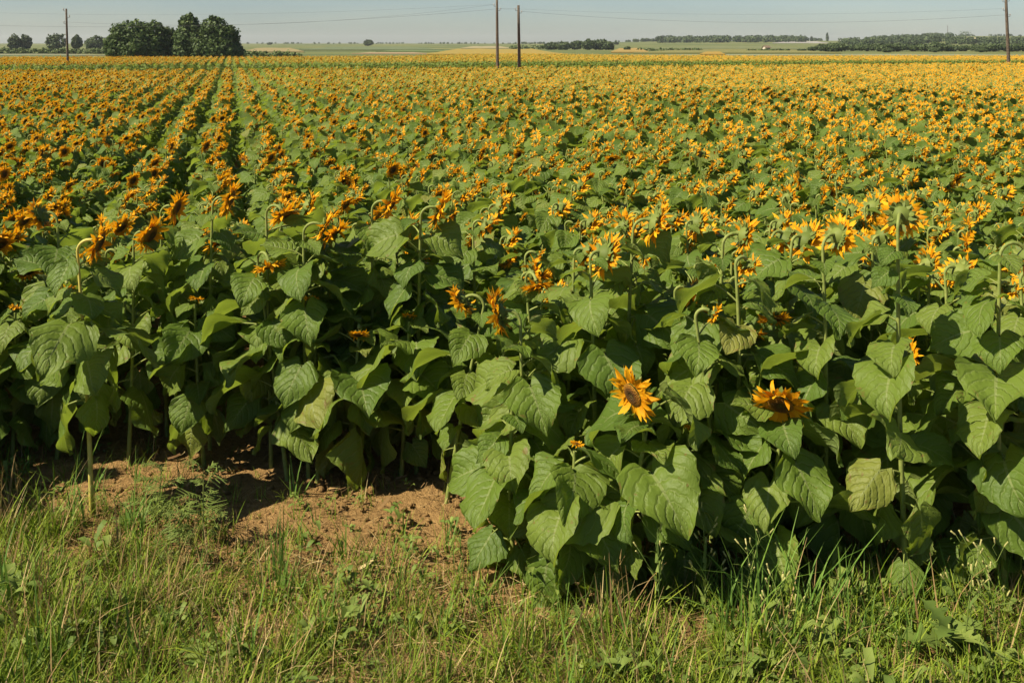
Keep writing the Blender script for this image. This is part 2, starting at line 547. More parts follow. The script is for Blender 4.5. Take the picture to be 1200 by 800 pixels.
def plant_variant(seed, lod, H, nod, nleaf):
    r = np.random.default_rng(seed)
    lean = (r.normal(0, 0.05), r.normal(0, 0.05), H)
    path, rad, hm = stem_geo((0, 0, -0.05), lean, r.normal(0, 0.1), nod, lod, r.uniform(0.03, 0.05), r=r)
    stem = MB()
    V, Fc = tube(path, rad, {0: 7, 1: 4, 2: 3}[lod], False)
    stem.add(V, Fc, M['stem'])
    leaves = MB()
    for (kind, idx, z, az, sc) in leaf_slots(H, r, nleaf, 0.26):
        p = stem_at(path[:-2] if lod < 2 else path, z)
        leaves.merge(LEAFPOOL[lod][kind][idx], Matrix.Translation(p) @ Matrix.Rotation(az, 4, 'Z') @ Matrix.Scale(sc * 0.92, 4), r.uniform())
    hs = (r.uniform(1.05, 1.24) if lod == 2 else r.uniform(0.84, 1.02)) if lod == 2 or seed % (4 if lod == 0 else 5) else r.uniform(0.30, 0.55)
    hm = hm @ Matrix.Rotation(r.uniform(0, 6.28), 4, 'Z') @ Matrix.Scale(hs, 4)
    hd = HEADS[lod][seed % len(HEADS[lod])]
    return stem, leaves, hm, hd

# near variants (shared by the single plants of the front rows)
NEAR = []
for i in range(12):
    rr = np.random.default_rng(50 + i)
    NEAR.append(plant_variant(500 + i, 0, rr.uniform(1.24, 1.56), R(rr.uniform(8, 64)), 17))
def joined(var):
    st, lv, hm, hd = var
    mb = MB(); mb.merge(st); mb.merge(lv)
    for h in hd: mb.merge(h, hm)
    return mb

src = bpy.data.collections.new('sunflower_sources')   # not linked to the scene: only instanced from
SRC = []
def add_src(mb):
    o = bpy.data.objects.new('sunflower_plant_%03d' % len(SRC), mb.mesh('sunflower_plant'))
    src.objects.link(o); SRC.append(o); return len(SRC) - 1
IDX = {0: [], 1: [], 2: []}
for v in NEAR:
    IDX[0].append(add_src(joined(v)))
for i in range(10):
    rr = np.random.default_rng(150 + i)
    IDX[1].append(add_src(joined(plant_variant(700 + i, 1, rr.uniform(1.24, 1.56), R(rr.uniform(5, 52)), 15))))
for i in range(10):
    rr = np.random.default_rng(250 + i)
    IDX[2].append(add_src(joined(plant_variant(900 + i, 2, rr.uniform(1.36, 1.56), R(rr.uniform(0, 45)), 10))))

# ------------------------------------------------------------------ hero plants read off the photograph
# head px, head py, stem foot px, depth, facing deg, nod deg, head scale, leaves, label
HERO = [
 (742, 462, 722, 5.20, -146, 16, 1.12, 18, 'short sunflower at the front edge whose open orange face looks toward the viewer'),
 (915, 473, 884, 5.30, -112, 38, 1.15, 17, 'short sunflower at the front edge with shaggy petals, its face bent down left'),
 (1056, 252, 1064, 5.25, 62, 14, 0.86, 16, 'tallest sunflower on the right, seen from behind with its hooked bare stem in front'),
 (982, 276, 964, 5.65, 32, 14, 0.90, 16, 'sunflower seen from behind, its hook stem left of the tallest one'),
 (872, 276, 834, 5.90, 6, 18, 0.92, 16, 'sunflower with a bright hooked neck, head in profile facing right, above the shaggy short one'),
 (768, 262, 728, 6.10, 8, 30, 1.00, 18, 'sunflower with two very large leaves below its hooked neck, behind the short open-faced one'),
 (1205, 300, 1180, 5.20, 4, 62, 1.05, 16, 'sunflower with a thick hooked neck cut by the right edge of the photo'),
 (584, 366, 628, 5.70, 172, 16, 1.05, 17, 'sunflower facing left with a jagged petal fringe, beside the dark gap between the blocks'),
 (630, 336, 648, 6.20, -62, 62, 0.75, 15, 'small sunflower drooping just above the left-facing one'),
 (1060, 418, 1090, 5.75, 8, 30, 0.90, 16, 'sunflower hanging low in shade behind the tallest plant\'s stem'),
 (908, 373, 918, 6.00, -100, 62, 0.75, 15, 'small yellow sunflower head peeping between leaves above the shaggy short one'),
 (884, 393, 866, 6.15, -60, 66, 0.60, 15, 'tiny half-hidden sunflower head left of the small peeping one'),
 (116, 284, 108, 6.20, 4, 20, 1.02, 17, 'sunflower on a yellowish bare-footed stem at the left, head in profile facing right'),
 (176, 275, 150, 7.00, -16, 24, 1.10, 17, 'large tilted sunflower head at the left beside the bare-footed plant'),
 (207, 243, 196, 7.50, -6, 16, 1.00, 16, 'sunflower right behind the large tilted head at the left'),
 (46, 252, 78, 7.30, 176, 26, 0.98, 17, 'sunflower with a hook neck bent to the left, near the left edge'),
 (270, 233, 246, 7.20, 0, 18, 1.00, 17, 'upright profile sunflower at the front of the left block, right of the tilted head'),
 (333, 252, 318, 6.90, -24, 56, 1.00, 17, 'sunflower in the left block with its dark disc tipped downward'),
 (380, 266, 362, 6.75, 2, 30, 0.85, 17, 'narrow sunflower head in profile just right of the downward disc'),
 (316, 312, 338, 6.70, -45, 70, 0.85, 17, 'low sunflower nodding almost face down below the downward disc'),
 (458, 240, 432, 7.05, -10, 28, 1.00, 17, 'sunflower with slanting petals in the middle of the left block'),
 (516, 246, 488, 6.85, 0, 24, 1.15, 17, 'big bright sunflower in profile at the right end of the left block'),
 (541, 352, 522, 6.40, 170, 38, 0.85, 17, 'shaded sunflower facing left at the edge of the dark gap'),
 (420, 392, 408, 6.60, -85, 55, 0.50, 17, 'tiny sunflower head low among the leaves of the left block'),
 (80, 338, 66, 7.00, -40, 60, 0.45, 16, 'sunflower with a small green bud-like head below the left profile flowers'),
 (676, 520, 664, 5.30, 20, 65, 0.30, 16, 'leafy sunflower with tiny hidden head, front left corner of the right block'),
 (600, 470, 604, 5.55, 90, 70, 0.30, 17, 'leafy stem of the right block hanging over the bare soil'),
 (808, 500, 800, 5.45, 60, 70, 0.30, 16, 'leafy sunflower between the open-faced and the shaggy short ones'),
 (1145, 430, 1150, 5.35, 60, 70, 0.40, 16, 'leafy sunflower with the huge lit leaf at the right edge'),
 (930, 420, 932, 5.75, 60, 70, 0.35, 15, 'leafy sunflower without open bloom left of the tallest stem'),
 (20, 360, 14, 7.00, 60, 70, 0.40, 17, 'leafy sunflower at the far left front corner'),
 (230, 350, 240, 6.95, 60, 70, 0.40, 17, 'leafy sunflower without open bloom under the upright profile flower'),
 (480, 370, 470, 6.75, 80, 70, 0.40, 17, 'leafy sunflower with hanging leaves by the right end of the left block'),
 (365, 350, 372, 6.70, 80, 70, 0.40, 17, 'leafy sunflower with one broad half-shaded leaf, middle of the left block'),
]

leaf_mesh = {}
def leaf_me(kind, idx):
    if (kind, idx) not in leaf_mesh:
        leaf_mesh[(kind, idx)] = LEAFPOOL[0][kind][idx].mesh('leaf')
    return leaf_mesh[(kind, idx)]
head_mesh = [tuple(p.mesh(nm) for p, nm in zip(h, ('flower_head', 'petals', 'disc'))) for h in HEADS[0]]

def add_head(root, hi, mtx):
    b, p, d = head_mesh[hi]
    ho = obj('flower_head', b, root, mtx)
    obj('petals', p, ho); obj('disc', d, ho)

hero_pos = []
for k, (hx, hy, fx, d, face, nod, hs, nl, lab) in enumerate(HERO):
    r = np.random.default_rng(4000 + k)
    if hs <= 0.4:
        nod = -72
    face_r, nod_r = R(face), R(nod)
    fd = np.array([math.cos(face_r), math.sin(face_r), 0])
    hookR = 0.07 if hs > 0.7 else 0.04
    hc = np.array([gx(hx, d), d + 0.0, gz(hy, d)])
    tot = math.pi / 2 + nod_r
    off = fd * hookR * (1 - math.cos(tot)) + np.array([0, 0, hookR * math.sin(tot)]) + 0.036 * np.array([math.cos(nod_r) * fd[0], math.cos(nod_r) * fd[1], -math.sin(nod_r)])
    top = hc - off
    foot = np.array([gx(fx, d), d, 0.0])
    hero_pos.append((foot[0], foot[1]))
    root = tag(empty('sunflower', foot), lab, 'sunflower', 'sunflowers at the front edge of the field')
    path, rad, hm = stem_geo((0, 0, -0.06), top - foot, face_r, nod_r, 0, hookR, r=r, bow=0.015)
    mb = MB(); V, Fc = tube(path, rad, 8, False); mb.add(V, Fc, M['stem_yellow'] if k == 12 else M['stem'])
    obj('stem', mb.mesh('stem'), root)
    H = top[2]
    for (kind, idx, z, az, sc) in leaf_slots(H, r, nl + (5 if fx < 545 else 5), 0.45 if k == 12 else 0.24 if fx < 545 else 0.15):
        if k in (2, 3, 4, 6) and z / H > 0.42 and math.sin(az) < -0.35: az = -az + r.uniform(-.4, .4)
        sc *= r.uniform(0.68, 1.12) if kind != 'bud' else 1.0
        if k == 5 and 0.60 < z / H < 0.80: sc *= 1.35
        if k == 28 and 0.45 < z / H < 0.85: sc *= 1.3
        if k == 2 and z / H > 0.62: sc *= 0.62
        p = stem_at(path[:9], z)
        obj('leaf', leaf_me(kind, idx), root, Matrix.Translation(p) @ Matrix.Rotation(az, 4, 'Z') @ Matrix.Scale(sc, 4))
    add_head(root, k % 7, hm @ Matrix.Rotation(r.uniform(0, 6.28), 4, 'Z') @ Matrix.Scale(hs, 4))

# ------------------------------------------------------------------ the crowd of the field
ROWU = np.array([-0.265, 0.9642]); ROWW = np.array([0.9642, 0.265])
def front_edge(x):
    return float(np.interp(x, [-4.5, -3.75, -3.55, -2.0, -1.6, -0.50, -0.30, 0.3, 4.5], [5.3, 5.5, 7.1, 7.1, 6.9, 6.8, 5.75, 5.55, 5.5]))
def gap_d(px):           # the cross track that splits the field
    return float(np.interp(px, [-200, 0, 600, 1200, 1400], [58, 60, 69, 84, 86]))
def field_end(px):
    return float(np.interp(px, [-200, 100, 300, 480, 600, 720, 900, 1400], [124, 126, 128, 136, 168, 146, 136, 136]))

pts = []
PITCH = 0.215; ROW = 0.73
kmin, kmax = -110, 160
g = np.random.default_rng(99)
for k in range(kmin, kmax):
    rw = ROW * k + ROW * 0.68
    n = int(205 / PITCH)
    s = np.arange(n) * PITCH + g.uniform(-0.07, 0.07, n) + 2.0
    w = rw + g.normal(0, 0.065, n)
    P = s[:, None] * ROWU + w[:, None] * ROWW
    y = P[:, 1]; x = P[:, 0]
    ok = (y > 5.2) & (y < 190) & (np.abs(x) < 0.5 * y * 1.04 + 2.2) & (g.uniform(size=n) > 0.03)
    pts.append(P[ok])
pts = np.concatenate(pts)
px = 600 + F * pts[:, 0] / pts[:, 1]
y = pts[:, 1]
ge = np.interp(px, [-200, 0, 600, 1200, 1400], [58, 60, 69, 84, 86])
fe = np.interp(px, [-200, 100, 300, 480, 600, 720, 900, 1400], [124, 126, 128, 136, 168, 146, 136, 136])
fr = np.array([front_edge(a) for a in pts[:, 0]])
keep = (y > fr) & (y < fe) & ~((y > ge) & (y < np.interp(px, [-200, 0, 600, 1200, 1400], [78, 80, 96, 104, 105])))
# far plants: thin out, the eye cannot part them
keep &= ~((y > 60) & (g.uniform(size=len(y)) > 0.75))
hp = np.array(hero_pos)
near = y < 9
keep &= ~((px > 950) & (px < 1052) & (y < 6.7))
dmin = np.full(len(y), 9.0)
dmin[near] = np.min(np.linalg.norm(pts[near][:, None, :] - hp[None], axis=2), axis=1)
keep &= dmin > 0.20
pts = pts[keep]; px = px[keep]; y = y[keep]
order = np.argsort(y)
pts, px, y = pts[order], px[order], y[order]
N = len(pts)
rotz = np.where((g.uniform(size=N) < 0.05) & (y > 9.5), g.uniform(-3.14, 3.14, N), g.normal(R(2), R(20), N))
rotz += np.interp(px, [0, 500, 1200], [R(-6), R(0), R(6)])
tiltx = g.normal(0, 0.05, N); tilty = g.normal(0, 0.05, N)
scl = g.normal(1.0, 0.045, N).clip(0.85, 1.09) * np.interp(y, [6.5, 7.2, 9.0, 12.0], [1.02, 0.97, 0.88, 0.85])
lod = np.where(y < 16, 0, np.where(y < 36, 1, 2))
var = np.array([IDX[l][i % len(IDX[l])] for l, i in zip(lod, g.integers(0, 1000, N))])

n_single = 300 - len(HERO)
inview = (px > 6) & (px < 1194)
single = np.zeros(N, bool)
single[np.nonzero(inview)[0][:n_single]] = True

near_mesh = [(v[0].mesh('stem'), v[1].mesh('foliage')) for v in NEAR]
BANDS = [(0, 7.6, 'directly behind the front edge plants'), (7.6, 9.0, 'in the second belt behind the front edge'),
         (9.0, 10.6, 'in the third belt of the crowded rows'), (10.6, 99, 'in the fourth belt of the crowded rows')]
COLS = [(0, 300, 'at the far left'), (300, 600, 'left of the middle'), (600, 900, 'right of the middle'), (900, 1201, 'at the far right')]
protos = {}
for i in np.nonzero(single)[0]:
    vi = int(var[i] - IDX[0][0])
    bl = next(b[2] for b in BANDS if b[0] <= y[i] < b[1])
    cl = next(c[2] for c in COLS if c[0] <= px[i] < c[1])
    loc = (float(pts[i, 0]), float(pts[i, 1]), 0.0)
    root = empty('sunflower', loc)
    root.rotation_euler = (tiltx[i], tilty[i], rotz[i])
    root.scale = (scl[i],) * 3
    tag(root, 'sunflower %s, %s' % (bl, cl), 'sunflower', 'sunflowers %s, %s' % (bl, cl))
    obj('stem', near_mesh[vi][0], root); obj('foliage', near_mesh[vi][1], root)
    v = NEAR[vi]
    add_head(root, (500 + vi) % 7, v[2])

# ------------------------------------------------------------------ geometry-nodes scatter
def scatter(name, P, rot, scale, index, collection, **tags):
    me = bpy.data.meshes.new(name)
    me.from_pydata(np.asarray(P, float).tolist(), [], [])
    a = me.attributes.new('rot', 'FLOAT_VECTOR', 'POINT'); a.data.foreach_set('vector', np.asarray(rot, np.float32).ravel())
    a = me.attributes.new('scl', 'FLOAT', 'POINT'); a.data.foreach_set('value', np.asarray(scale, np.float32))
    a = me.attributes.new('var', 'INT', 'POINT'); a.data.foreach_set('value', np.asarray(index, np.int32))
    o = obj(name, me)
    tag(o, **tags)
    ng = bpy.data.node_groups.new(name + '_scatter', 'GeometryNodeTree')
    ng.interface.new_socket('Geometry', in_out='INPUT', socket_type='NodeSocketGeometry')
    ng.interface.new_socket('Geometry', in_out='OUTPUT', socket_type='NodeSocketGeometry')
    nn = ng.nodes; ll = ng.links
    gi = nn.new('NodeGroupInput'); go = nn.new('NodeGroupOutput')
    ci = nn.new('GeometryNodeCollectionInfo')
    ci.inputs['Collection'].default_value = collection
    ci.inputs['Separate Children'].default_value = True
    ci.inputs['Reset Children'].default_value = True
    ip = nn.new('GeometryNodeInstanceOnPoints')
    ip.inputs['Pick Instance'].default_value = True
    def na(t, nm):
        q = nn.new('GeometryNodeInputNamedAttribute'); q.data_type = t; q.inputs['Name'].default_value = nm
        return q.outputs['Attribute']
    ll.new(gi.outputs[0], ip.inputs['Points'])
    ll.new(ci.outputs[0], ip.inputs['Instance'])
    ll.new(na('INT', 'var'), ip.inputs['Instance Index'])
    ll.new(na('FLOAT_VECTOR', 'rot'), ip.inputs['Rotation'])
    ll.new(na('FLOAT', 'scl'), ip.inputs['Scale'])
    ll.new(ip.outputs[0], go.inputs[0])
    md = o.modifiers.new('scatter', 'NODES'); md.node_group = ng
    return o

rest = ~single
P3 = np.column_stack([pts[rest], np.zeros(rest.sum())])
scatter('sunflower_field', P3, np.column_stack([tiltx[rest], tilty[rest], rotz[rest]]), scl[rest], var[rest], src,
        label='vast field of yellow sunflowers in rows running to the horizon', cat='sunflower field', kind='stuff')
print('plants', N, 'single', single.sum(), 'last single depth', y[single].max())

# ------------------------------------------------------------------ ground
def hbase(d, pxx):
    b = np.interp(d, [0, 350, 564, 810, 1290, 2200, 4000], [0, 0, 0.4, 1.2, 2.9, 4.3, 5.5])
    hill = np.interp(pxx, [-800, 640, 760, 860, 980, 1100, 1200, 2000], [0, 0, 0.34, 0.40, 0.42, 1.02, 1.04, 0.95])
    s = np.clip((d - 480) / 1050, 0, 1); s = s * s * (3 - 2 * s)
    return b + hill * s * 11.0

def build_ground():
    mb = MB()
    ds = np.concatenate([np.arange(-6, 3.0, 1.5), np.arange(3.0, 9.0, 0.045), np.geomspace(9.0, 4000, 90)])
    us = np.concatenate([np.linspace(-1.05, -0.37, 40)[:-1], np.linspace(-0.37, 0.37, 210), np.linspace(0.37, 1.05, 40)[1:]])
    V = np.zeros((len(ds), len(us), 3))
    for i, d in enumerate(ds):
        half = 0.5 * abs(d) * 1.7 + 6
        xs = us * half * (1 if d < 60 else 1.2)
        V[i, :, 0] = xs; V[i, :, 1] = d
        if d > 200:
            V[i, :, 2] = hbase(np.full_like(xs, d), 600 + F * xs / d)
        elif 2.5 < d < 10:
            for j, x in enumerate(xs):
                if abs(x) < 5.5:
                    p = Vector((x * 3.2, d * 3.2, 0.3))
                    z = 0.032 * mnoise.fractal(p, 0.8, 2.1, 5) + 0.022 * abs(mnoise.noise(p * 3.3)) + 0.016 * abs(mnoise.noise(p * 7.0))
                    V[i, j, 2] = z - 0.01
    Vf = V.reshape(-1, 3)
    mb.add(Vf, gridF(len(ds) - 1, len(us) - 1), M['ground'])
    o = obj('ground', mb.mesh('ground'))
    tag(o, 'bare tan soil under the sunflowers and the country beyond', 'ground', kind='structure')
build_ground()

# clods and litter on the soil
def scatter_clods():
    mb = MB()
    ico = [(0, 0, 1), (0, 0, -1)] + [(math.cos(a) * 0.9, math.sin(a) * 0.9, 0.35) for a in np.linspace(0, 6.28, 6)[:-1]] + [(math.cos(a + .6) * 0.9, math.sin(a + .6) * 0.9, -0.4) for a in np.linspace(0, 6.28, 6)[:-1]]
    ico = np.array(ico)
    fc = []
    for k in range(5):
        k2 = (k + 1) % 5
        fc += [(0, 2 + k, 2 + k2), (2 + k, 7 + k, 2 + k2), (2 + k2, 7 + k, 7 + k2), (1, 7 + k2, 7 + k)]
    for i in range(7000):
        d = rng.uniform(4.6, 8.2); x = rng.uniform(-0.56, 0.56) * d
        s = rng.gamma(2.0, 0.0045) + 0.002
        V = ico * (1 + rng.normal(0, 0.25, (12, 1))) * np.array([1, rng.uniform(.7, 1.2), rng.uniform(.5, .8)]) * s
        mb.add(V, fc, M['ground'], None, 0, Matrix.Translation((x, d, 0.004)) @ Matrix.Rotation(rng.uniform(0, 6), 4, 'Z'))
    tag(obj('soil_clods', mb.mesh('soil_clods', True)), 'small crumbled clods of tan soil on the bare strip', 'soil clods', kind='stuff')
    mb = MB()
    for i in range(4500):
        d = rng.uniform(4.0, 8.0) if i % 3 else rng.uniform(3.9, 5.8); x = rng.uniform(-0.56, 0.56) * d
        L = rng.uniform(0.02, 0.12); w = rng.uniform(0.001, 0.0025) if rng.uniform() < 0.97 else rng.uniform(0.008, 0.014)
        a = rng.uniform(0, 6.28)
        q = np.linspace(-.5, .5, 4)
        bend = rng.normal(0, 0.25)
        xs = q * L; ys = bend * L * q * q
        zs = 0.014 + rng.uniform(0, 0.02) + 0.02 * np.abs(rng.normal()) * (q + .5)
        V = np.concatenate([np.stack([xs, ys - w, zs], 1), np.stack([xs, ys + w, zs + w * 0.6], 1)])
        Fc = [(k, k + 1, k + 5, k + 4) for k in range(3)]
        mb.add(V, Fc, M['straw'] if rng.uniform() < 0.45 else M['deadleaf'], None, rng.uniform(), Matrix.Translation((x, d, 0)) @ Matrix.Rotation(a, 4, 'Z'))
    for i in range(2600):
        d = rng.uniform(3.6, 5.7); x = rng.uniform(-0.58, 0.58) * d
        L = rng.uniform(0.08, 0.28); a = rng.uniform(0, 6.28); q = np.linspace(-.5, .5, 4); bend = rng.normal(0, 0.35); w = rng.uniform(0.001, 0.003)
        xs = q * L; ys = bend * L * q * q; zs = rng.uniform(0.01, 0.07) + rng.normal(0, 0.2) * q * L
        V = np.concatenate([np.stack([xs, ys - w, zs], 1), np.stack([xs, ys + w, zs + w * 0.6], 1)])
        mb.add(V, [(k, k + 1, k + 5, k + 4) for k in range(3)], M['straw'] if rng.uniform() < 0.7 else M['redgrass'], None, rng.uniform(), Matrix.Translation((x, d, 0)) @ Matrix.Rotation(a, 4, 'Z'))
    tag(obj('dry_litter', mb.mesh('dry_litter', False)), 'dry straw and dead leaf bits strewn on the soil', 'litter', kind='stuff')
scatter_clods()

# ------------------------------------------------------------------ grass verge
def blade(L, w, lean, az, bend, segs=4):
    t = np.linspace(0, 1, segs + 1)
    ang = lean + bend * t
    dl = L / segs
    h = np.concatenate([[0], np.cumsum(np.sin(ang[:-1]) * dl)])
    z = np.concatenate([[0], np.cumsum(np.cos(ang[:-1]) * dl)])
    ww = w * (1 - t ** 1.6) * 0.5 + 0.0003
    ca, sa = math.cos(az), math.sin(az)
    c = np.stack([h * ca, h * sa, z], 1)
    side = np.array([-sa, ca, 0])
    V = np.concatenate([c - side * ww[:, None], c + side * ww[:, None]])
    n = segs + 1
    return V, [(k, k + 1, n + k + 1, n + k) for k in range(segs)]

def tuft(seed, mats, nb, Lr, wr, spread, leanr=0.5, bendr=0.9, heads=0):
    r = np.random.default_rng(seed)
    mb = MB()
    for i in range(nb):
        az = r.uniform(0, 6.28)
        V, Fc = blade(r.uniform(*Lr), r.uniform(*wr), abs(r.normal(0, leanr * 0.6)), az, r.uniform(0, bendr))
        m = mats[int(r.integers(0, len(mats)))]
        mb.add(V, Fc, m, None, r.uniform(), Matrix.Translation((r.normal(0, spread), r.normal(0, spread), -0.01)))
    for i in range(heads):
        az = r.uniform(0, 6.28); L = r.uniform(Lr[1] * 0.9, Lr[1] * 1.5); lean = abs(r.normal(0, 0.2))
        V, Fc = blade(L, 0.0025, lean, az, 0.25)
        x0, y0 = r.normal(0, spread, 2)
        mb.add(V, Fc, mats[-1], None, r.uniform(), Matrix.Translation((x0, y0, -0.01)))
        tip = (V[4] + V[9]) / 2
        for q in range(9):
            a2 = r.uniform(0, 6.28)
            V2, F2 = blade(r.uniform(0.02, 0.045), 0.003, r.uniform(0.2, 0.9), a2, 0.3, 1)
            mb.add(V2, F2, mats[-1], None, r.uniform(), Matrix.Translation((x0 + tip[0], y0 + tip[1], tip[2] - 0.012 * q)))
    return mb

def rosette(seed, n, L, w, mat):
    r = np.random.default_rng(seed); mb = MB()
    for i in range(n):
        t = np.linspace(0, 1, 4); s = np.linspace(-1, 1, 3)
        T, S = np.meshgrid(t, s, indexing='ij')
        ww = np.interp(t, [0, .35, .7, 1], [.15, .9, .8, .05]) * w
        l = L * r.uniform(.6, 1.1); up = r.uniform(.1, .9)
        X = T * l; Y = S * ww[:, None]; Z = 0.02 + up * l * np.sin(T * 2.2) + 0.3 * np.abs(Y) + r.uniform(0, .08)
        V = np.stack([X.ravel(), Y.ravel(), Z.ravel()], 1)
        mb.add(V, gridF(3, 2), mat, None, r.uniform(), Matrix.Translation((r.normal(0, .03), r.normal(0, .03), 0)) @ Matrix.Rotation(r.uniform(0, 6.28), 4, 'Z'))
    return mb

gsrc = bpy.data.collections.new('grass_sources')
gn = 0
def add_g(mb):
    global gn
    o = bpy.data.objects.new('grass_tuft_%03d' % gn, mb.mesh('grass_tuft')); gsrc.objects.link(o); gn += 1
    return gn - 1
G_green = [add_g(tuft(i, [M['grass']], 12, (0.06, 0.22), (0.004, 0.009), 0.05, 0.9, 1.8)) for i in range(6)]
G_mixed = [add_g(tuft(20 + i, [M['grass'], M['grass'], M['straw']], 12, (0.08, 0.30), (0.0035, 0.008), 0.055, 0.9, 1.8)) for i in range(5)]
G_dry = [add_g(tuft(40 + i, [M['straw'], M['straw'], M['straw'], M['redgrass'], M['grass']], 13, (0.06, 0.24), (0.0025, 0.006), 0.06, 1.8, 1.4)) for i in range(5)]
G_red = [add_g(tuft(60 + i, [M['grass'], M['straw'], M['redgrass']], 8, (0.10, 0.24), (0.002, 0.0045), 0.035, heads=5)) for i in range(4)]
G_broad = [add_g(tuft(80 + i, [M['grass_blue']], 7, (0.14, 0.32), (0.006, 0.011), 0.02, 0.5, 1.2)) for i in range(3)]
G_ros = [add_g(rosette(100 + i, 9, 0.06, 0.015, M['weed'])) for i in range(4)]

def verge_edge(x):
    return float(np.interp(x, [-4.5, -3.2, -2.2, -1.5, -0.9, -0.1, 0.4, 1.2, 2.4, 4.5], [6.3, 6.2, 5.95, 5.28, 4.98, 4.88, 5.05, 5.3, 5.3, 5.4]))
gp, gr, gs, gv = [], [], [], []
r = np.random.default_rng(31)
cand = 30000
for i in range(cand):
    d = r.uniform(2.6, 7.2); x = r.uniform(-1, 1) * (0.52 * d + 0.8)
    e = verge_edge(x)
    nz = mnoise.noise(Vector((x * 1.3, d * 1.6, 3.0)))
    nz2 = mnoise.noise(Vector((x * 3.1, d * 3.1, 9.0)))
    nz3 = mnoise.noise(Vector((x * 0.9 + 7, d * 1.1, 5.0)))
    u = d - e + 0.25 * nz2
    pr_mod = min(1.0, max(0.25, 0.88 + 1.2 * nz2 + 0.5 * nz))
    if u < -0.55: pr = pr_mod
    elif u < 0.0: pr = 0.85 * pr_mod
    elif u < 0.5: pr = 0.24
    elif u < 1.0: pr = 0.09
    else: pr = 0.035
    if -1.3 < x < 0.6 and -0.9 < u < 0: pr *= 0.55       # thin patch by the bare soil
    if nz3 < -0.2: pr *= 0.4
    if r.uniform() > pr: continue
    dry = 0.14 + 0.9 * nz + (0.42 if -0.75 < u < 0.1 else -0.10) + (0.1 if -2.0 < x < 0.5 else -0.05)
    q = r.uniform()
    if u > 0:
        pool = G_mixed if q < 0.45 else G_green if q < 0.6 else G_ros if q < 0.8 else G_broad
    elif (x > 0.8 and q < 0.14) or q < 0.04:
        pool = G_ros
    elif q < 0.09 or (x > 0.7 and u > -0.55 and q < 0.30):
        pool = G_broad
    elif q < 0.10:
        pool = G_red
    elif r.uniform() < dry * 0.72:
        pool = G_dry if r.uniform() < 0.55 else G_mixed
    else:
        pool = G_green if r.uniform() < 0.7 else G_mixed
    gp.append((x, d, 0.0)); gr.append((r.normal(0, .1), r.normal(0, .1), r.uniform(0, 6.28)))
    gs.append(r.uniform(0.5, 1.3) * (1 + 0.8 * nz2) * (1.0 if u < 0.1 else 0.8)); gv.append(pool[int(r.integers(0, len(pool)))])
scatter('verge_grass', gp, gr, gs, gv, gsrc, label='rough green and dry brown grass on the verge along the bottom', cat='grass', kind='stuff')
print('tufts', len(gp))

# ------------------------------------------------------------------ single weeds of the verge
def at_ground(pxx, pyy):
    d = ground_d(pyy)
    return (gx(pxx, d), d, 0.0)

def ragweed(pxx, pyy, H, seed, label):
    r = np.random.default_rng(seed)
    root = tag(empty('feathery_weed', at_ground(pxx, pyy)), label, 'weed', 'feathery weeds on the verge')
    mb = MB()
    lean = r.normal(0, 0.06, 2)
    path = [np.array([lean[0] * t, lean[1] * t, H * t - 0.02 * (1 - t)]) for t in np.linspace(0, 1, 6)]
    V, Fc = tube(path, np.linspace(0.005, 0.002, 6), 5); mb.add(V, Fc, M['stem'])
    obj('stem', mb.mesh('stem'), root)
    lf = MB()
    for i in range(13):
        t = 0.15 + 0.85 * i / 12
        base = path[0] + (path[-1] - path[0]) * t
        az = i * 2.4 + r.uniform(-.9, .9); L = r.uniform(0.12, 0.28) * (1.15 - 0.5 * t); el = r.uniform(0.35, 1.15)
        for k in range(8):
            q = (k + 1) / 8
            c = np.array([L * q * math.cos(el), 0, L * q * math.sin(el) - 0.4 * L * q * q])
            for sd in (-1, 1):
                l2 = r.uniform(0.22, 0.46) * L * math.sin(math.pi * min(0.95, q * 0.8 + 0.15)) 
                for (dy, dx) in ((1.0, 0.5), (0.55, 0.85)):
                    tip = c + np.array([l2 * dx * r.uniform(.5, 1.4), sd * l2 * dy, r.uniform(-.5, .3) * l2])
                    wv = np.array([0.0042, 0, 0.001])
                    lf.add([c - wv, c + wv, tip + wv * .4, tip - wv * .4], [(0, 1, 2, 3)], M['ragweed'], None, r.uniform(),
                           Matrix.Translation(base) @ Matrix.Rotation(az, 4, 'Z'))
        V, Fc = tube([(0, 0, 0), (L * .5 * math.cos(el), 0, L * .5 * math.sin(el) - .1 * L), (L * math.cos(el), 0, L * math.sin(el) - .4 * L)], [.0018, .0015, .001], 3)
        lf.add(V, Fc, M['ragweed'], None, .5, Matrix.Translation(base) @ Matrix.Rotation(az, 4, 'Z'))
    obj('foliage', lf.mesh('foliage', False), root)
ragweed(182, 636, 0.42, 1, 'feathery grey-green weed beside the yellowish bare sunflower foot')
ragweed(238, 640, 0.46, 2, 'feathery weed with fern-like leaves in front of the bare soil at left')
ragweed(205, 662, 0.34, 3, 'shorter feathery weed between and below the two taller ones')

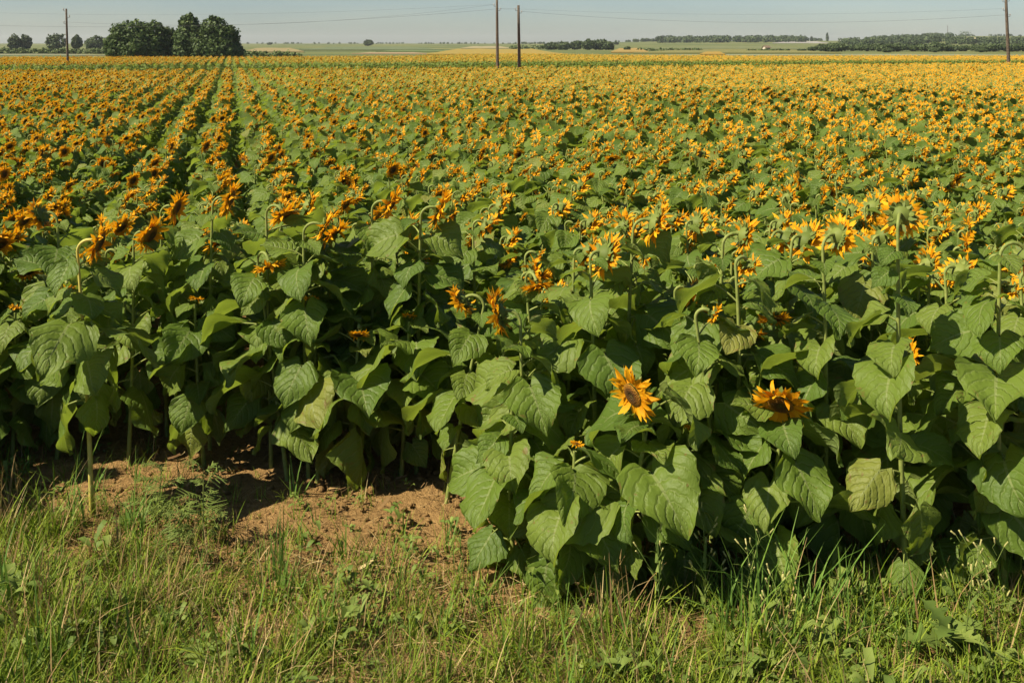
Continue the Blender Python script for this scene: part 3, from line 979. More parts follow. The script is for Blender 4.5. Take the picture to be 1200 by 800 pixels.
def stalk_weed(pxx, pyy, H, seed, label, budmat='bud'):
    r = np.random.default_rng(seed)
    root = tag(empty('budding_weed', at_ground(pxx, pyy)), label, 'weed', 'thin budding weeds at the lower right')
    st, bd, lf = MB(), MB(), MB()
    def stalk(p0, p1, r0, r1):
        mid = (p0 + p1) / 2 + r.normal(0, 0.01, 3)
        V, Fc = tube([p0, mid, p1], [r0, (r0 + r1) / 2, r1], 4); st.add(V, Fc, M['weed'], None, .6)
    def bud(p, d):
        V, Fc = tube([p, p + d * 0.010, p + d * 0.022, p + d * 0.030], [0.0015, 0.0045, 0.0035, 0.004], 6)
        bd.add(V, Fc, M[budmat], None, r.uniform())
    lean = np.array([r.normal(0, 0.12), r.normal(0, 0.05), 1.0])
    top = lean * H; base = np.array([0, 0, -0.02])
    stalk(base, top, 0.004, 0.002)
    for i in range(7):
        t = 0.40 + 0.6 * i / 6
        p = base + (top - base) * t
        az = i * 2.4 + r.uniform(0, 1); l = r.uniform(0.08, 0.20) * (1.2 - .6 * t)
        d = np.array([math.cos(az) * .6, math.sin(az) * .6, .8]); d /= np.linalg.norm(d)
        stalk(p, p + d * l, 0.0018, 0.0012)
        bud(p + d * l, d)
        d2 = d + np.array([r.normal(0, .5), r.normal(0, .5), .3]); d2 /= np.linalg.norm(d2)
        stalk(p + d * l * .6, p + d * l * .6 + d2 * 0.06, 0.0014, 0.001)
        bud(p + d * l * .6 + d2 * .06, d2)
    for i in range(9):
        t = 0.08 + 0.6 * i / 8
        p = base + (top - base) * t
        V, Fc = blade(r.uniform(.07, .14), .016, r.uniform(.6, 1.1), r.uniform(0, 6.28), .7, 3)
        lf.add(V, Fc, M['weed'], None, r.uniform(), Matrix.Translation(p))
    obj('stem', st.mesh('stem'), root); obj('leaves', lf.mesh('leaves'), root); obj('buds', bd.mesh('buds'), root)
stalk_weed(770, 742, 0.56, 11, 'thin branching weed with cream buds below the short open-faced sunflower')
stalk_weed(826, 738, 0.48, 12, 'thin budding weed right of the tallest cream-budded one')
stalk_weed(858, 744, 0.50, 13, 'bushy budding weed left of the tall arching grass')
stalk_weed(1128, 775, 0.50, 14, 'long-stalked weed with yellowish buds in front of the dark gap at right')
stalk_weed(1172, 772, 0.48, 15, 'yellow-budded weed nearest the lower right corner')
stalk_weed(915, 770, 0.32, 16, 'low budding weed among the tall arching grass')

def grass_clump(pxx, pyy, seed, label, n, Lr, wr, lean, mat='grass_blue'):
    root = tag(obj('grass_clump', tuft(seed, [M[mat]], n, Lr, wr, 0.03, lean, 1.5).mesh('grass_clump')), label, 'grass clump', 'tall coarse grass clumps')
    root.location = at_ground(pxx, pyy)
grass_clump(885, 752, 71, 'tall bright grass clump with arching blades below the shaggy sunflower', 18, (0.35, 0.75), (0.010, 0.018), 0.5)
grass_clump(945, 748, 72, 'tall grass clump with one long blade arched to the right', 15, (0.35, 0.70), (0.010, 0.018), 0.6)
grass_clump(1000, 780, 73, 'grass clump between the tall arching clump and the lobed-leaf weed', 14, (0.25, 0.5), (0.006, 0.012), 0.5)
grass_clump(84, 622, 74, 'upright blue-green grass clump left of the yellowish sunflower foot', 12, (0.25, 0.5), (0.007, 0.013), 0.25)
grass_clump(158, 648, 75, 'upright grass clump with long narrow blades behind the feathery weed', 12, (0.3, 0.62), (0.006, 0.011), 0.25)
grass_clump(325, 672, 76, 'thin grass clump standing against the bare soil at left', 12, (0.2, 0.44), (0.005, 0.009), 0.3)
grass_clump(468, 705, 77, 'thin grass clump in the middle of the bare soil', 10, (0.2, 0.42), (0.004, 0.008), 0.35)
grass_clump(566, 735, 78, 'dark thin grass clump by the soil below the hanging leaf', 10, (0.16, 0.34), (0.004, 0.008), 0.35)
grass_clump(162, 790, 79, 'broad folded grass blades standing out of the lower left verge', 6, (0.25, 0.42), (0.016, 0.024), 0.45)
grass_clump(12, 612, 80, 'pale grass clump at the left edge under the sunflowers', 12, (0.2, 0.42), (0.005, 0.010), 0.5, 'straw')

grass_clump(852, 762, 81, 'bright grass clump left of the tall arching clump below the shaggy sunflower', 16, (0.3, 0.62), (0.008, 0.015), 0.5)
grass_clump(915, 742, 82, 'tall grass clump rising between the two arching clumps', 14, (0.35, 0.66), (0.008, 0.014), 0.35)
grass_clump(1055, 790, 83, 'grass clump left of the jagged lobed-leaf weed', 13, (0.22, 0.45), (0.006, 0.012), 0.5)
grass_clump(700, 760, 84, 'narrow grass clump below the lowest hanging leaf', 11, (0.18, 0.4), (0.004, 0.008), 0.35)
grass_clump(655, 748, 85, 'thin grass clump at the corner of the right block', 9, (0.18, 0.42), (0.004, 0.008), 0.3)

def lobed_weed():
    root = tag(empty('lobed_weed', at_ground(1112, 782)), 'broad weed with jagged lobed leaves beneath the yellow-budded stalks', 'weed')
    r = np.random.default_rng(5)
    for i, (az, el, L) in enumerate([(175, 35, .22), (20, 45, .20), (80, 30, .17), (-60, 40, .17), (130, 60, .16), (-130, 30, .14)]):
        t = np.linspace(0, 1, 17); s = np.linspace(-1, 1, 5)
        w = np.interp(t, [0, .2, .5, .8, 1], [.05, .22, .34, .2, .01]) * (1 + 0.42 * np.where((np.arange(17) // 2) % 2 == 0, 1, -1) * (t > .12) * (t < .98))
        T, S = np.meshgrid(t, s, indexing='ij')
        X = T * L; Y = S * w[:, None] * L; Z = 0.25 * np.abs(Y) - 0.9 * L * T ** 2 * .5
        V = np.stack([X.ravel(), Y.ravel(), Z.ravel()], 1)
        mb = MB(); mb.add(V, gridF(16, 4), M['weed'], np.stack([(S * .5 + .5).ravel(), T.ravel()], 1), r.uniform(), None)
        obj('leaf', mb.mesh('leaf'), root, Matrix.Translation((0, 0, 0.08 + .02 * i)) @ Matrix.Rotation(R(az), 4, 'Z') @ Matrix.Rotation(R(-el), 4, 'Y'))
    mb = MB(); V, Fc = tube([(0, 0, -.02), (0.01, 0, .1), (0, 0, .2)], [.008, .007, .005], 6); mb.add(V, Fc, M['stem'])
    obj('stem', mb.mesh('stem'), root)
lobed_weed()

# ------------------------------------------------------------------ trees
def crown_mb(blobs, n, leaf, mat, seed, clump=0.21):
    """leaf-clump crown: quads scattered near the surface of many small lumps on the blobs"""
    r = np.random.default_rng(seed)
    mb = MB()
    vol = np.array([b[3] * b[4] * b[5] for b in blobs]); pr = vol ** 0.67; pr /= pr.sum()
    lumps = []
    for i in range(max(24, n // 60)):
        b = blobs[int(r.choice(len(blobs), p=pr))]
        v = r.normal(size=3); v /= np.linalg.norm(v)
        q = r.uniform(0.55, 1.0) ** 0.5
        c = np.array(b[:3]) + v * np.array(b[3:6]) * q
        lumps.append((c, clump * (b[3] * b[4] * b[5]) ** (1 / 3) * r.uniform(0.7, 1.6), r.uniform(-.25, .25)))
    V = np.zeros((n * 4, 3)); RN = np.zeros(n * 4)
    for i in range(n):
        v = r.normal(size=3); v /= np.linalg.norm(v)
        if r.uniform() < 0.68:
            c, s, tone = lumps[int(r.integers(0, len(lumps)))]
            p = c + v * s * r.uniform(0.5, 1.15)
        else:
            b = blobs[int(r.choice(len(blobs), p=pr))]; tone = 0.0
            p = np.array(b[:3]) + v * np.array(b[3:6]) * r.uniform(0.78, 1.0)
        if p[2] < 0.05: p[2] = 0.05
        nv = v + r.normal(0, 0.6, 3); nv /= np.linalg.norm(nv)
        a = np.cross(nv, r.normal(size=3)); a /= np.linalg.norm(a); b2 = np.cross(nv, a)
        l = leaf * r.uniform(0.6, 1.3)
        V[4 * i:4 * i + 4] = [p - a * l * .5, p + b2 * l * .38, p + a * l * .5, p - b2 * l * .38]
        RN[4 * i:4 * i + 4] = min(0.99, max(0.0, 0.5 + tone + r.uniform(-.3, .3)))
    Fa = np.arange(n * 4).reshape(n, 4)
    mb.add_np(V, Fa, mat, None, RN)
    return mb

def trunk_mb(H, r0, seed, spread):
    r = np.random.default_rng(seed); mb = MB()
    path = [np.array([r.normal(0, .03) * H * t, r.normal(0, .03) * H * t, H * 0.75 * t - 0.2]) for t in np.linspace(0, 1, 5)]
    V, Fc = tube(path, np.linspace(r0, r0 * .3, 5), 8); mb.add(V, Fc, M['bark'])
    for i in range(6):
        t = r.uniform(.3, .9); p = path[0] + (path[-1] - path[0]) * t
        az = i * 1.05 + r.uniform(-.3, .3); l = spread * r.uniform(.4, .8)
        q = p + np.array([math.cos(az) * l, math.sin(az) * l, l * r.uniform(.3, .9)])
        V, Fc = tube([p, (p + q) / 2 + np.array([0, 0, -.05 * l]), q], [r0 * .4, r0 * .28, r0 * .1], 6); mb.add(V, Fc, M['bark'])
    return mb

def tree(name, pxx, d, blobs, H, n, leaf, mat, seed, label, group=None, cat='tree', spread=None, z0=0.0):
    root = tag(empty(name, (gx(pxx, d), d, z0)), label, cat, group)
    obj('crown', crown_mb(blobs, n, leaf, mat, seed).mesh('crown', False), root)
    obj('trunk', trunk_mb(H, 0.05 * H ** 0.8, seed, spread or H * .35).mesh('trunk'), root)
    return root

D = 150.0; k8 = D / F      # big trees: 0.125 m per photo pixel
def bl(dx, y0, y1, w, dd=0.0, depth=None):
    """blob from photo pixels: centre offset dx, top y0, bottom y1, width w"""
    zt, zb = gz(y0, D), max(0.0, gz(y1, D))
    return (dx * k8, dd, (zt + zb) / 2, w / 2 * k8, (depth or w) / 2 * k8, (zt - zb) / 2)
tree('broadleaf_tree', 162, D, [bl(-6, 24, 60, 50), bl(12, 27, 66, 46), bl(-16, 42, 76, 46), bl(16, 46, 76, 44), bl(0, 36, 76, 60)], 6.0, 13000, .46, M['tree'], 1,
     'dense rounded tree forming the left half of the grove behind the field', 'grove trees behind the field')
tree('broadleaf_tree', 196, D + 2, [bl(-2, 31, 70, 34), bl(-8, 40, 76, 40), bl(8, 42, 76, 40)], 4.5, 5000, .46, M['tree'], 2,
     'low bushy tree filling the dip in the middle of the grove', 'grove trees behind the field')
tree('broadleaf_tree', 226, D + 1, [bl(-5, 16, 50, 26), bl(-2, 28, 66, 44), bl(-4, 44, 76, 46), bl(10, 34, 76, 40)], 7.0, 9500, .46, M['tree'], 3,
     'tallest tree of the grove with a high narrow top', 'grove trees behind the field')
tree('broadleaf_tree', 254, D, [bl(-2, 19, 56, 34), bl(8, 29, 66, 36), bl(2, 40, 76, 54), bl(12, 50, 77, 36)], 6.6, 10500, .46, M['tree'], 4,
     'broad dark tree at the right end of the grove', 'grove trees behind the field')

def small_tree(pxx, y0, y1, w, d, seed, label, group, mat=M['tree_far'], n=2200, ratio=1.0, name='field_tree', ground=0.0):
    s = d / F
    zt = gz(y0, d) - ground; zb = max(gz(y1, d) - ground, 0.25)
    H = zt; hw = w / 2 * s
    b = [(0, 0, (zt + zb) / 2, hw * .8, hw * .8, (zt - zb) / 2 * .95), (-hw * .35, 0, zb + (zt - zb) * .42, hw * .66, hw * .7, (zt - zb) * .40), (hw * .35, .2, zb + (zt - zb) * .46, hw * .66, hw * .7, (zt - zb) * .38)]
    return tree(name, pxx, d, b, H, n, max(0.35, s * 2.2), mat, seed, label, group, spread=hw * .7, z0=ground)
small_tree(17, 39, 60, 14, 400, 21, 'far round tree, leftmost of the row on the left skyline', 'trees on the left skyline')
small_tree(30, 40, 60, 14, 403, 22, 'far upright tree touching the leftmost skyline tree', 'trees on the left skyline')
small_tree(66, 38.5, 59, 23, 400, 23, 'far wide round tree just left of the leftmost utility pole', 'trees on the left skyline')
small_tree(90, 41, 58, 12.5, 402, 24, 'far slim tree just right of the leftmost utility pole', 'trees on the left skyline')
small_tree(112, 42, 58, 25, 400, 25, 'far low spreading tree between the slim tree and the grove', 'trees on the left skyline')
small_tree(432, 47, 55.5, 11, 860, 26, 'lone round tree on the skyline right of the grove', None, ground=float(hbase(860, 432)))
small_tree(316, 50.5, 54, 5, 1100, 27, 'tiny lone bush on the skyline just right of the grove', None, n=300, ground=float(hbase(1100, 316)))

def hedge(px0, px1, y0, y1, d, seed, label, n, mat=M['hedge'], group=None, name='hedge'):
    r = np.random.default_rng(seed)
    s = d / F; gnd = float(hbase(d, (px0 + px1) / 2))
    zt = gz(y0, d) - gnd; w = (px1 - px0) * s
    nb = max(5, int(w / (zt * 1.1)))
    blobs = [((i + .5) / nb * w - w / 2 + r.normal(0, .2), r.normal(0, .4), zt * .42, w / nb * .95, zt * .6, zt * r.uniform(.50, .60)) for i in range(nb)]
    mb = crown_mb(blobs, n, max(.35, s * 1.8), mat, seed, .3)
    o = tag(obj(name, mb.mesh(name, False)), label, 'hedge', group)
    o.location = (gx((px0 + px1) / 2, d), d, gnd)
hedge(-60, 132, 56.6, 64, 300, 41, 'long low green hedge under the left skyline trees', 9000)
hedge(284, 348, 61, 67, 175, 42, 'dark green hedge strip touching the right end of the grove', 4200)
hedge(352, 452, 58.6, 61.5, 430, 43, 'thin dark hedge line between the pale fields left of the poles', 1300)
hedge(505, 525, 60.5, 62, 420, 44, 'short dark hedge patch left of the paired poles', 300)
hedge(748, 822, 56.5, 62, 420, 45, 'low scrub hedge in the pale field right of the copse', 1400)
hedge(876, 926, 57.5, 62.5, 400, 46, 'low scrub hedge in front of the small white house', 1000)
hedge(600, 642, 52.8, 57, 520, 47, 'low hedge running from the poles to the copse', 900)

# copse in the middle
for i, (pxx, y0, w, d) in enumerate([(646, 50, 18, 480), (661, 49.5, 18, 476), (676, 47.5, 17, 482), (690, 46.5, 19, 470), (703, 45.5, 18, 474), (713, 49, 14, 466)]):
    nm = ['low leftmost', 'second from left', 'middle left', 'middle right', 'tallest', 'low rightmost'][i]
    small_tree(pxx, y0, 63, w, d, 60 + i, nm + ' tree of the copse right of the paired poles', 'copse trees', n=2000, name='copse_tree')
small_tree(735, 55, 61, 8, 430, 67, 'small round bush standing alone right of the copse', None, n=400, name='round_bush')
small_tree(722, 49.5, 54, 7, 900, 68, 'tiny far tree on the skyline just right of the copse', None, n=300, ground=float(hbase(900, 722)))

# tree line on the right: single trees copied from four kinds
protos = []
for i in range(4):
    t0 = small_tree(980 + 60 * i, 50 + i % 2, 66, 30, 380, 80 + i, 'dense green tree in the tree line on the right', 'tree line trees on the right', n=2600, name='tree_line_tree')
    protos.append(t0)
def copy_tree(o, loc, rz, sc, label):
    c = o.copy(); COL.objects.link(c); c.location = loc; c.rotation_euler = (0, 0, rz); c.scale = (sc, sc, sc * 0.95); c['label'] = label
    for ch in o.children:
        k = ch.copy(); COL.objects.link(k); k.parent = c
    return c
r = np.random.default_rng(77)
LINE = [(952, 54.5, 560), (968, 51.5, 540), (1000, 52, 560), (1016, 50.5, 545), (1032, 51.5, 540), (1050, 50.5, 535), (1070, 51.5, 540), (1084, 50.5, 530), (1112, 52.5, 540), (1128, 53, 545),
        (1146, 52, 530), (1166, 50.5, 540), (1184, 51, 530), (1198, 51, 540), (1214, 51, 540), (940, 57, 540), (1040, 56, 500), (1095, 55.5, 505), (1150, 56, 505)]
for i, (pxx, y0, d) in enumerate(LINE):
    d = d - 150
    o = protos[i % 4]
    H0 = gz(50 + (i % 4) % 2, 380)
    g0 = float(hbase(d, pxx))
    sc = (gz(y0, d) - g0) / H0
    copy_tree(o, (gx(pxx, d), d, g0), r.uniform(0, 6.28), sc, 'dense green tree in the tree line on the right')

# far woods and the woodland slope: masses
def wood(name, spec, n, leaf, seed, label, mat=M['tree_far']):
    r = np.random.default_rng(seed); blobs = []
    for (px0, px1, d0, d1, h0, h1, cnt) in spec:
        for i in range(cnt):
            pxx = r.uniform(px0, px1); d = r.uniform(d0, d1); h = r.uniform(h0, h1)
            g0 = float(hbase(d, pxx)); w = h * r.uniform(.5, .8)
            blobs.append((gx(pxx, d), d, g0 + h * .5, w, w, h * .55))
    mb = MB(); V = np.zeros((n * 4, 3)); RN = np.zeros(n * 4)
    B = np.array(blobs); tone = r.uniform(-.2, .2, len(B))
    for i in range(n):
        j = int(r.integers(0, len(B)))
        v = r.normal(size=3); v /= np.linalg.norm(v)
        p = B[j, :3] + v * B[j, 3:] * r.uniform(.8, 1.08)
        nv = v + r.normal(0, .5, 3); nv /= np.linalg.norm(nv)
        a = np.cross(nv, r.normal(size=3)); a /= np.linalg.norm(a); b2 = np.cross(nv, a)
        l = leaf * r.uniform(.6, 1.3)
        V[4 * i:4 * i + 4] = [p - a * l * .5, p + b2 * l * .4, p + a * l * .5, p - b2 * l * .4]
        RN[4 * i:4 * i + 4] = min(.99, max(0, .5 + tone[j] + r.uniform(-.25, .25)))
    mb.add_np(V, np.arange(n * 4).reshape(n, 4), mat, None, RN)
    tag(obj(name, mb.mesh(name, False)), label, 'woods', kind='stuff')
wood('far_woods', [(742, 780, 1260, 1420, 2, 4, 30), (770, 945, 1040, 1440, 4.0, 7.2, 260), (930, 968, 1400, 1500, 2, 4, 16)], 22000, 2.2, 91, 'long dark wood on the low ridge right of centre')
wood('slope_woods', [(985, 1130, 700, 1050, 3, 5.2, 130), (1020, 1115, 1050, 1500, 2.5, 5, 90), (1115, 1230, 700, 960, 2.5, 4.0, 110), (1120, 1215, 1640, 1720, 3, 5, 26), (1126, 1136, 1640, 1680, 7, 10, 3)], 20000, 1.7, 92, 'wooded slope rising behind the tree line at the right')

wood('horizon_trees', [(284, 640, 1500, 1900, 1.0, 2.6, 90), (600, 770, 1300, 1700, 1.5, 3.4, 60)], 5000, 1.8, 93, 'thin dark line of far trees on the middle horizon')

# poplars
def poplar(pxx, y0, y1, w, d, seed, label):
    s = d / F; g0 = float(hbase(d, pxx)); zt = gz(y0, d) - g0
    b = [(0, 0, zt * (.2 + .2 * i), w * s * .5 * q, w * s * .5 * q, zt * .2) for i, q in enumerate((.9, 1.0, .8, .5))]
    tree('poplar', pxx, d, b, zt, 700, s * 1.6, M['tree_far'], seed, label, None, spread=w * s * .3, z0=g0)
poplar(969.5, 38.5, 48, 3.0, 1240, 95, 'dark slender poplar sticking up from the right skyline')
poplar(951, 43, 48, 3.0, 1260, 96, 'shorter slim tree left of the slender poplar')

# ------------------------------------------------------------------ distant field strips (crop sheets on the terrain)
def strip(px0, px1, y0, y1, c0, c1, label, crop=0.25, cs=.08):
    def d_of(yv, pxx):
        lo, hi = 120.0, 3600.0
        dd = np.geomspace(lo, hi, 600)
        yy = HZ + (CAMZ - hbase(dd, np.full_like(dd, pxx)) - crop) * F / dd
        i = np.argmax(yy <= yv)
        return float(dd[i])
    nx = 14
    pxs = np.linspace(px0, px1, nx)
    m = mat_noise(label.replace(' ', '_')[:40], c0, c1, cs, 0.9, 0.0)
    rs = np.random.default_rng(int(px0 + 7 * y0 + 999))
    env = np.clip(np.minimum(np.arange(nx), np.arange(nx)[::-1]) / 3.0, 0.12, 1.0) * rs.uniform(0.85, 1.0, nx)
    dn = [d_of(y1, p) for p in pxs]; df = [max(d_of(y1 - (y1 - y0) * e, p), a + 5) for p, a, e in zip(pxs, dn, env)]
    nd = 8
    V = []
    for q in np.linspace(0, 1, nd):
        for p, a, b in zip(pxs, dn, df):
            d = a + (b - a) * q
            V.append((gx(p, d), d, float(hbase(d, p)) + crop))
    front = [(x, yv, z - crop - .3) for (x, yv, z) in V[:nx]]
    mb = MB(); mb.add(V, gridF(nd - 1, nx - 1), m)
    mb.add(front + V[:nx], gridF(1, nx - 1), m)
    tag(obj('far_field', mb.mesh('far_field')), label, 'field', kind='structure')
strip(-80, 130, 63.2, 64.6, (0.158, 0.166, 0.094), (0.202, 0.202, 0.122), 'pale strip before the hedge on the left')
strip(-80, 130, 64.7, 68, (0.065, 0.094, 0.032), (0.094, 0.115, 0.043), 'green strip behind the sunflowers on the left')
strip(284, 356, 56, 60.5, (0.194, 0.158, 0.065), (0.245, 0.194, 0.086), 'tan stubble right of the grove', .4)
strip(350, 520, 54.6, 58.4, (0.086, 0.115, 0.050), (0.122, 0.144, 0.065), 'pale green crop left of the poles', .5)
strip(440, 545, 58.5, 60.5, (0.086, 0.122, 0.040), (0.115, 0.151, 0.054), 'green crop left of the poles', .3)
strip(412, 505, 61.2, 63.0, (0.238, 0.173, 0.094), (0.274, 0.202, 0.115), 'bare tan strip left of the poles', .2)
strip(540, 600, 54.3, 56.5, (0.245, 0.209, 0.108), (0.288, 0.245, 0.130), 'ripe cereal behind the poles', .4)
strip(500, 660, 57.0, 63.4, (0.288, 0.194, 0.032), (0.216, 0.180, 0.043), 'far yellow sunflowers behind the poles', .6, .4)
strip(716, 760, 56.2, 61, (0.245, 0.166, 0.036), (0.288, 0.202, 0.065), 'orange yellow crop right of the copse', .4)
strip(742, 960, 54.3, 57.5, (0.101, 0.122, 0.047), (0.144, 0.151, 0.061), 'pale green meadow below the ridge', .3)
strip(742, 985, 57.8, 62.0, (0.130, 0.130, 0.040), (0.180, 0.166, 0.050), 'yellow green crop by the scrub', .3)
strip(820, 850, 60.4, 63.6, (0.245, 0.158, 0.029), (0.302, 0.202, 0.036), 'small orange patch by the scrub', .5)
strip(700, 1260, 63.6, 65.2, (0.158, 0.173, 0.094), (0.202, 0.216, 0.122), 'grey green strip behind the sunflowers', .2)
strip(905, 972, 48.6, 50.6, (0.245, 0.238, 0.216), (0.288, 0.274, 0.252), 'pale bare field on the ridge', .4)
strip(1120, 1168, 44.2, 47.2, (0.360, 0.288, 0.166), (0.418, 0.338, 0.202), 'ripe tan field high on the slope', .5)
strip(1182, 1230, 45.4, 49, (0.360, 0.288, 0.166), (0.418, 0.338, 0.202), 'second ripe tan field on the slope', .5)

# ------------------------------------------------------------------ small house on the right
def house():
    d = 430; g0 = float(hbase(d, 898)); s = d / F
    root = tag(empty('house', (gx(898, d), d, g0), 0.4), 'tiny pale house with tan roof in the scrub below the ridge', 'house')
    w, dp, h = 2.3, 2.2, 1.25
    def box(x0, x1, y0, y1, z0, z1):
        V = [(x, yv, z) for z in (z0, z1) for yv in (y0, y1) for x in (x0, x1)]
        return V, [(0, 1, 5, 4), (2, 6, 7, 3), (0, 4, 6, 2), (1, 3, 7, 5), (4, 5, 7, 6), (0, 2, 3, 1)]
    mb = MB(); mb.add(*box(-w / 2, w / 2, -dp / 2, dp / 2, -.3, h), M['wallplaster'])
    mb.add([(-w / 2, -dp / 2, h), (-w / 2, dp / 2, h), (-w / 2, 0, h + .7), (w / 2, -dp / 2, h), (w / 2, dp / 2, h), (w / 2, 0, h + .7)], [(0, 2, 1), (3, 4, 5)], M['wallplaster'])
    obj('wall', mb.mesh('wall', False), root)
    mb = MB()
    for sd in (-1, 1):
        a = [(-w / 2 - .3, sd * (dp / 2 + .3), h - .15), (w / 2 + .3, sd * (dp / 2 + .3), h - .15), (w / 2 + .3, 0, h + .78), (-w / 2 - .3, 0, h + .78)]
        b = [(x, yv, z + .12) for x, yv, z in a]
        mb.add(a + b, [(0, 1, 2, 3), (4, 5, 6, 7), (0, 1, 5, 4), (0, 4, 7, 3), (1, 2, 6, 5)], M['rooftile'])
    obj('roof', mb.mesh('roof', False), root)
    mb = MB(); mb.add(*box(-.3, .2, -dp / 2 - .04, -dp / 2 + .02, 0, 1.05), M['darkglass']); obj('door', mb.mesh('door', False), root)
    for xx in (-.8, .75):
        mb = MB(); mb.add(*box(xx - .2, xx + .2, -dp / 2 - .03, -dp / 2 + .02, .5, .95), M['darkglass']); obj('window', mb.mesh('window', False), root)
house()

# ------------------------------------------------------------------ mast, poles and wires
def mast():
    d = 1750; pxx = 1110.5; g0 = float(hbase(d, pxx)); zt = gz(30, d) - g0
    mb = MB(); V, Fc = tube([(0, 0, -.5), (0, 0, zt * .5), (0, 0, zt)], [.55, .45, .28], 6); mb.add(V, Fc, M['polewood'])
    for q in (.7, .9):
        V, Fc = tube([(-1.2, 0, zt * q), (1.2, 0, zt * q)], [.12, .12], 4); mb.add(V, Fc, M['polewood'])
    o = tag(obj('radio_mast', mb.mesh('radio_mast')), 'thin mast standing on the far right ridge', 'mast'); o.location = (gx(pxx, d), d, g0)
mast()

ATT = {}
def pole(key, px_top, py_top, px_base, d, ins, label, rad=.12):
    x0 = gx(px_base, d); x1 = gx(px_top, d); zt = gz(py_top, d)
    zb = gz(70.0, d)                                       # photo foot line where px_base was read
    sl = (x1 - x0) / (zt - zb); xb = x0 - sl * zb          # extend the lean to the soil
    root = tag(empty('utility_pole', (xb, d, 0)), label, 'utility pole', 'wooden utility poles in the field')
    mb = MB(); top = np.array([x1 - xb, 0, zt])
    path = [top * t + np.array([0, 0, -.4 * (1 - t)]) for t in np.linspace(0, 1, 6)]
    V, Fc = tube(path, np.linspace(rad, rad * .68, 6), 10); mb.add(V, Fc, M['polewood'])
    obj('shaft', mb.mesh('shaft'), root)
    ATT[key] = []
    for (sd, py) in ins:
        z = gz(py, d); c = top * (z / zt)
        e = c + np.array([sd * (rad * .75 + .16), 0, .04])
        mb = MB(); V, Fc = tube([c, e, e + np.array([0, 0, .10])], [.018, .018, .014], 5); mb.add(V, Fc, M['polewood'])
        b = obj('bracket', mb.mesh('bracket'), root)
        mb = MB(); q = e + np.array([0, 0, .08])
        V, Fc = tube([q, q + np.array([0, 0, .03]), q + np.array([0, 0, .07]), q + np.array([0, 0, .11]), q + np.array([0, 0, .14])], [.035, .06, .045, .055, .03], 8)
        mb.add(V, Fc, M['porcelain']); obj('insulator', mb.mesh('insulator'), b)
        ATT[key].append(np.array([xb, d, 0]) + q + np.array([0, 0, .07]))
pole('a', 77.6, 10.5, 79.4, 88, [(-1, 13.5), (1, 21.5), (-1, 28.5)], 'utility pole left of the grove with three insulators', .11)
pole('b', 582.3, -1, 583, 92, [(-1, 8), (1, 13)], 'taller pole of the close pair in the middle', .15)
pole('c', 607.5, 6.5, 608.5, 93, [(1, 16), (-1, 13)], 'shorter pole of the close pair in the middle', .16)
pole('d', 1178.5, -9, 1182, 86, [(-1, 3), (-1, 13), (1, 2), (1, 20)], 'utility pole near the right edge reaching above the photo', .16)

def wire(p0, p1, sag, label, rad=.007):
    p0, p1 = np.array(p0, float), np.array(p1, float)
    path = [p0 + (p1 - p0) * t - np.array([0, 0, 4 * sag * t * (1 - t)]) for t in np.linspace(0, 1, 33)]
    mb = MB(); V, Fc = tube(path, [rad] * 33, 4, True); mb.add(V, Fc, M['wire'])
    tag(obj('power_line', mb.mesh('power_line')), label, 'wire', 'overhead wires between the poles')
offl = np.array([gx(-330, 100), 100, gz(10, 100)])
wire(ATT['b'][1], offl, 1.72, 'lower wire sagging from the taller middle pole to the left past the grove')
wire(ATT['b'][0], offl + np.array([0, 0, 1.0]), 1.25, 'upper wire running from the taller middle pole to the left', .004)
wire(ATT['c'][0], ATT['d'][3], .85, 'lower wire sagging from the shorter middle pole to the right-edge pole')
wire(ATT['c'][1], ATT['d'][1], .50, 'upper wire from the shorter middle pole to the right-edge pole', .004)
wire(ATT['b'][1], ATT['c'][1], .02, 'short wire joining the paired middle poles', .008)
wire(ATT['a'][2], ATT['b'][0], .9, 'faint wire from the pole left of the grove to the middle pair', .005)

def haze():
    b = NB('haze_air')
    v = b.n.new('ShaderNodeVolumePrincipled')
    v.inputs['Color'].default_value = (0.86, 0.92, 0.96, 1); v.inputs['Density'].default_value = HAZE; v.inputs['Anisotropy'].default_value = 0.2
    o_ = b.n.new('ShaderNodeOutputMaterial'); b.l.new(v.outputs[0], o_.inputs['Volume'])
    x0, x1, y0, y1, z0, z1 = -2700, 2700, -15, 4005, -1.6, 36
    V = [(x, yv, z) for z in (z0, z1) for yv in (y0, y1) for x in (x0, x1)]
    me = bpy.data.meshes.new('haze'); me.from_pydata(V, [], [(0, 2, 3, 1), (4, 5, 7, 6), (0, 1, 5, 4), (2, 6, 7, 3), (0, 4, 6, 2), (1, 3, 7, 5)])
    me.materials.append(b.m)
    tag(obj('haze', me), 'thin summer haze over the far country', 'haze', kind='stuff')
HAZE = 0.00013
haze()

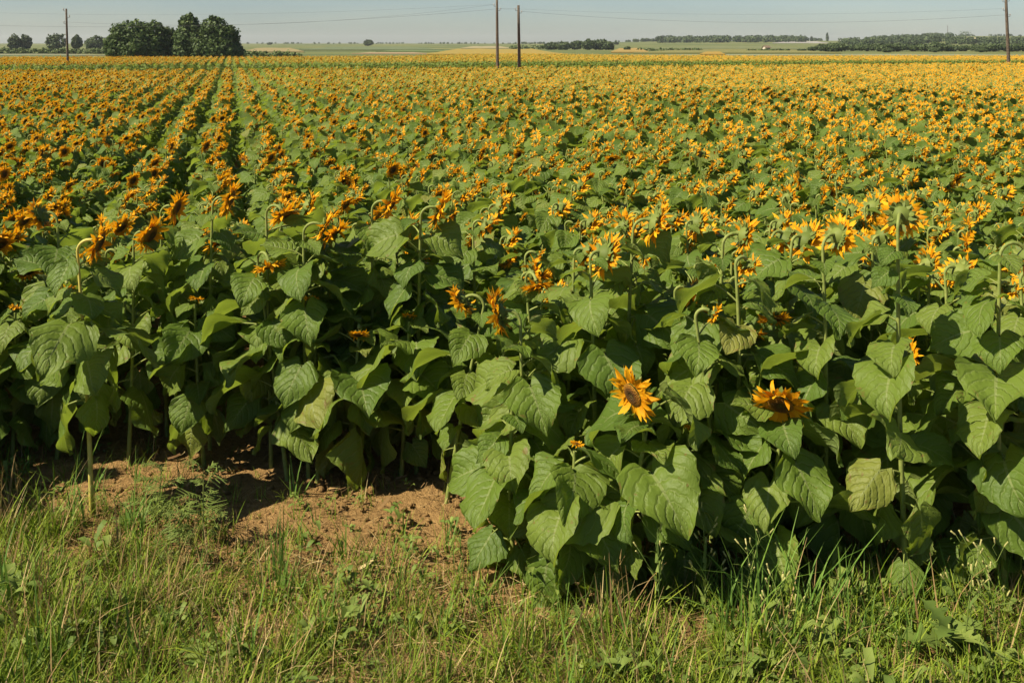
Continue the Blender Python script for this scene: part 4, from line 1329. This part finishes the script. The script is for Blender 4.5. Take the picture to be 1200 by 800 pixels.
# ------------------------------------------------------------------ light, sky, camera
SUN_EL = 47.0
SUN_AZ_VEC = (-0.92, -0.39)        # towards the sun: left and a little behind the viewer
def world():
    w = bpy.data.worlds.new('World'); scene.world = w; w.use_nodes = True
    nt = w.node_tree; nt.nodes.clear()
    sky = nt.nodes.new('ShaderNodeTexSky'); sky.sky_type = 'NISHITA'; sky.sun_disc = False
    sky.sun_elevation = R(SUN_EL)
    sky.sun_rotation = math.atan2(SUN_AZ_VEC[0], SUN_AZ_VEC[1]) % (2 * math.pi)
    sky.altitude = 100; sky.air_density = 1.0; sky.dust_density = 0.4; sky.ozone_density = 3.0
    bg = nt.nodes.new('ShaderNodeBackground'); bg.inputs[1].default_value = 0.065
    tint = nt.nodes.new('ShaderNodeMix'); tint.data_type = 'RGBA'; tint.blend_type = 'MULTIPLY'
    tint.inputs[0].default_value = 1.0; tint.inputs[7].default_value = (0.68, 0.745, 0.81, 1)
    tcw = nt.nodes.new('ShaderNodeTexCoord'); mp = nt.nodes.new('ShaderNodeMapping'); mp.inputs['Scale'].default_value = (2.0, 2.0, 14.0)
    nz = nt.nodes.new('ShaderNodeTexNoise'); nz.inputs['Scale'].default_value = 2.2; nz.inputs['Detail'].default_value = 5
    rp = nt.nodes.new('ShaderNodeValToRGB'); rp.color_ramp.elements[0].position = 0.35; rp.color_ramp.elements[1].position = 0.7
    rp.color_ramp.elements[0].color = (0.585, 0.635, 0.70, 1); rp.color_ramp.elements[1].color = (0.66, 0.69, 0.735, 1)
    nt.links.new(tcw.outputs['Generated'], mp.inputs[0]); nt.links.new(mp.outputs[0], nz.inputs['Vector']); nt.links.new(nz.outputs[0], rp.inputs[0])
    nt.links.new(rp.outputs[0], tint.inputs[7]); nt.links.new(sky.outputs[0], tint.inputs[6]); nt.links.new(tint.outputs[2], bg.inputs[0])
    out = nt.nodes.new('ShaderNodeOutputWorld'); nt.links.new(bg.outputs[0], out.inputs[0])
world()
sd = bpy.data.lights.new('sun', 'SUN'); sd.energy = 5.0; sd.angle = R(0.53); sd.color = (1.0, 0.885, 0.68)
so = bpy.data.objects.new('sun', sd); COL.objects.link(so)
v = Vector((SUN_AZ_VEC[0] * math.cos(R(SUN_EL)), SUN_AZ_VEC[1] * math.cos(R(SUN_EL)), math.sin(R(SUN_EL))))
so.rotation_euler = v.to_track_quat('Z', 'Y').to_euler()
so.location = (-10, -5, 20)

cd = bpy.data.cameras.new('camera'); cd.lens = 36.0; cd.sensor_width = 36.0
cd.shift_y = -(400 - HZ) / 1200.0
cd.clip_start = 0.05; cd.clip_end = 12000
co = bpy.data.objects.new('camera', cd); COL.objects.link(co)
co.location = (0, 0, CAMZ); co.rotation_euler = (R(90), 0, 0)
scene.camera = co

scene.render.engine = 'CYCLES'
scene.view_settings.view_transform = 'Standard'
scene.view_settings.look = 'None'
scene.view_settings.gamma = 1.0
scene.view_settings.exposure = 0.97
scene.cycles.use_denoising = True
scene.cycles.max_bounces = 8
scene.cycles.diffuse_bounces = 5
scene.cycles.transmission_bounces = 3
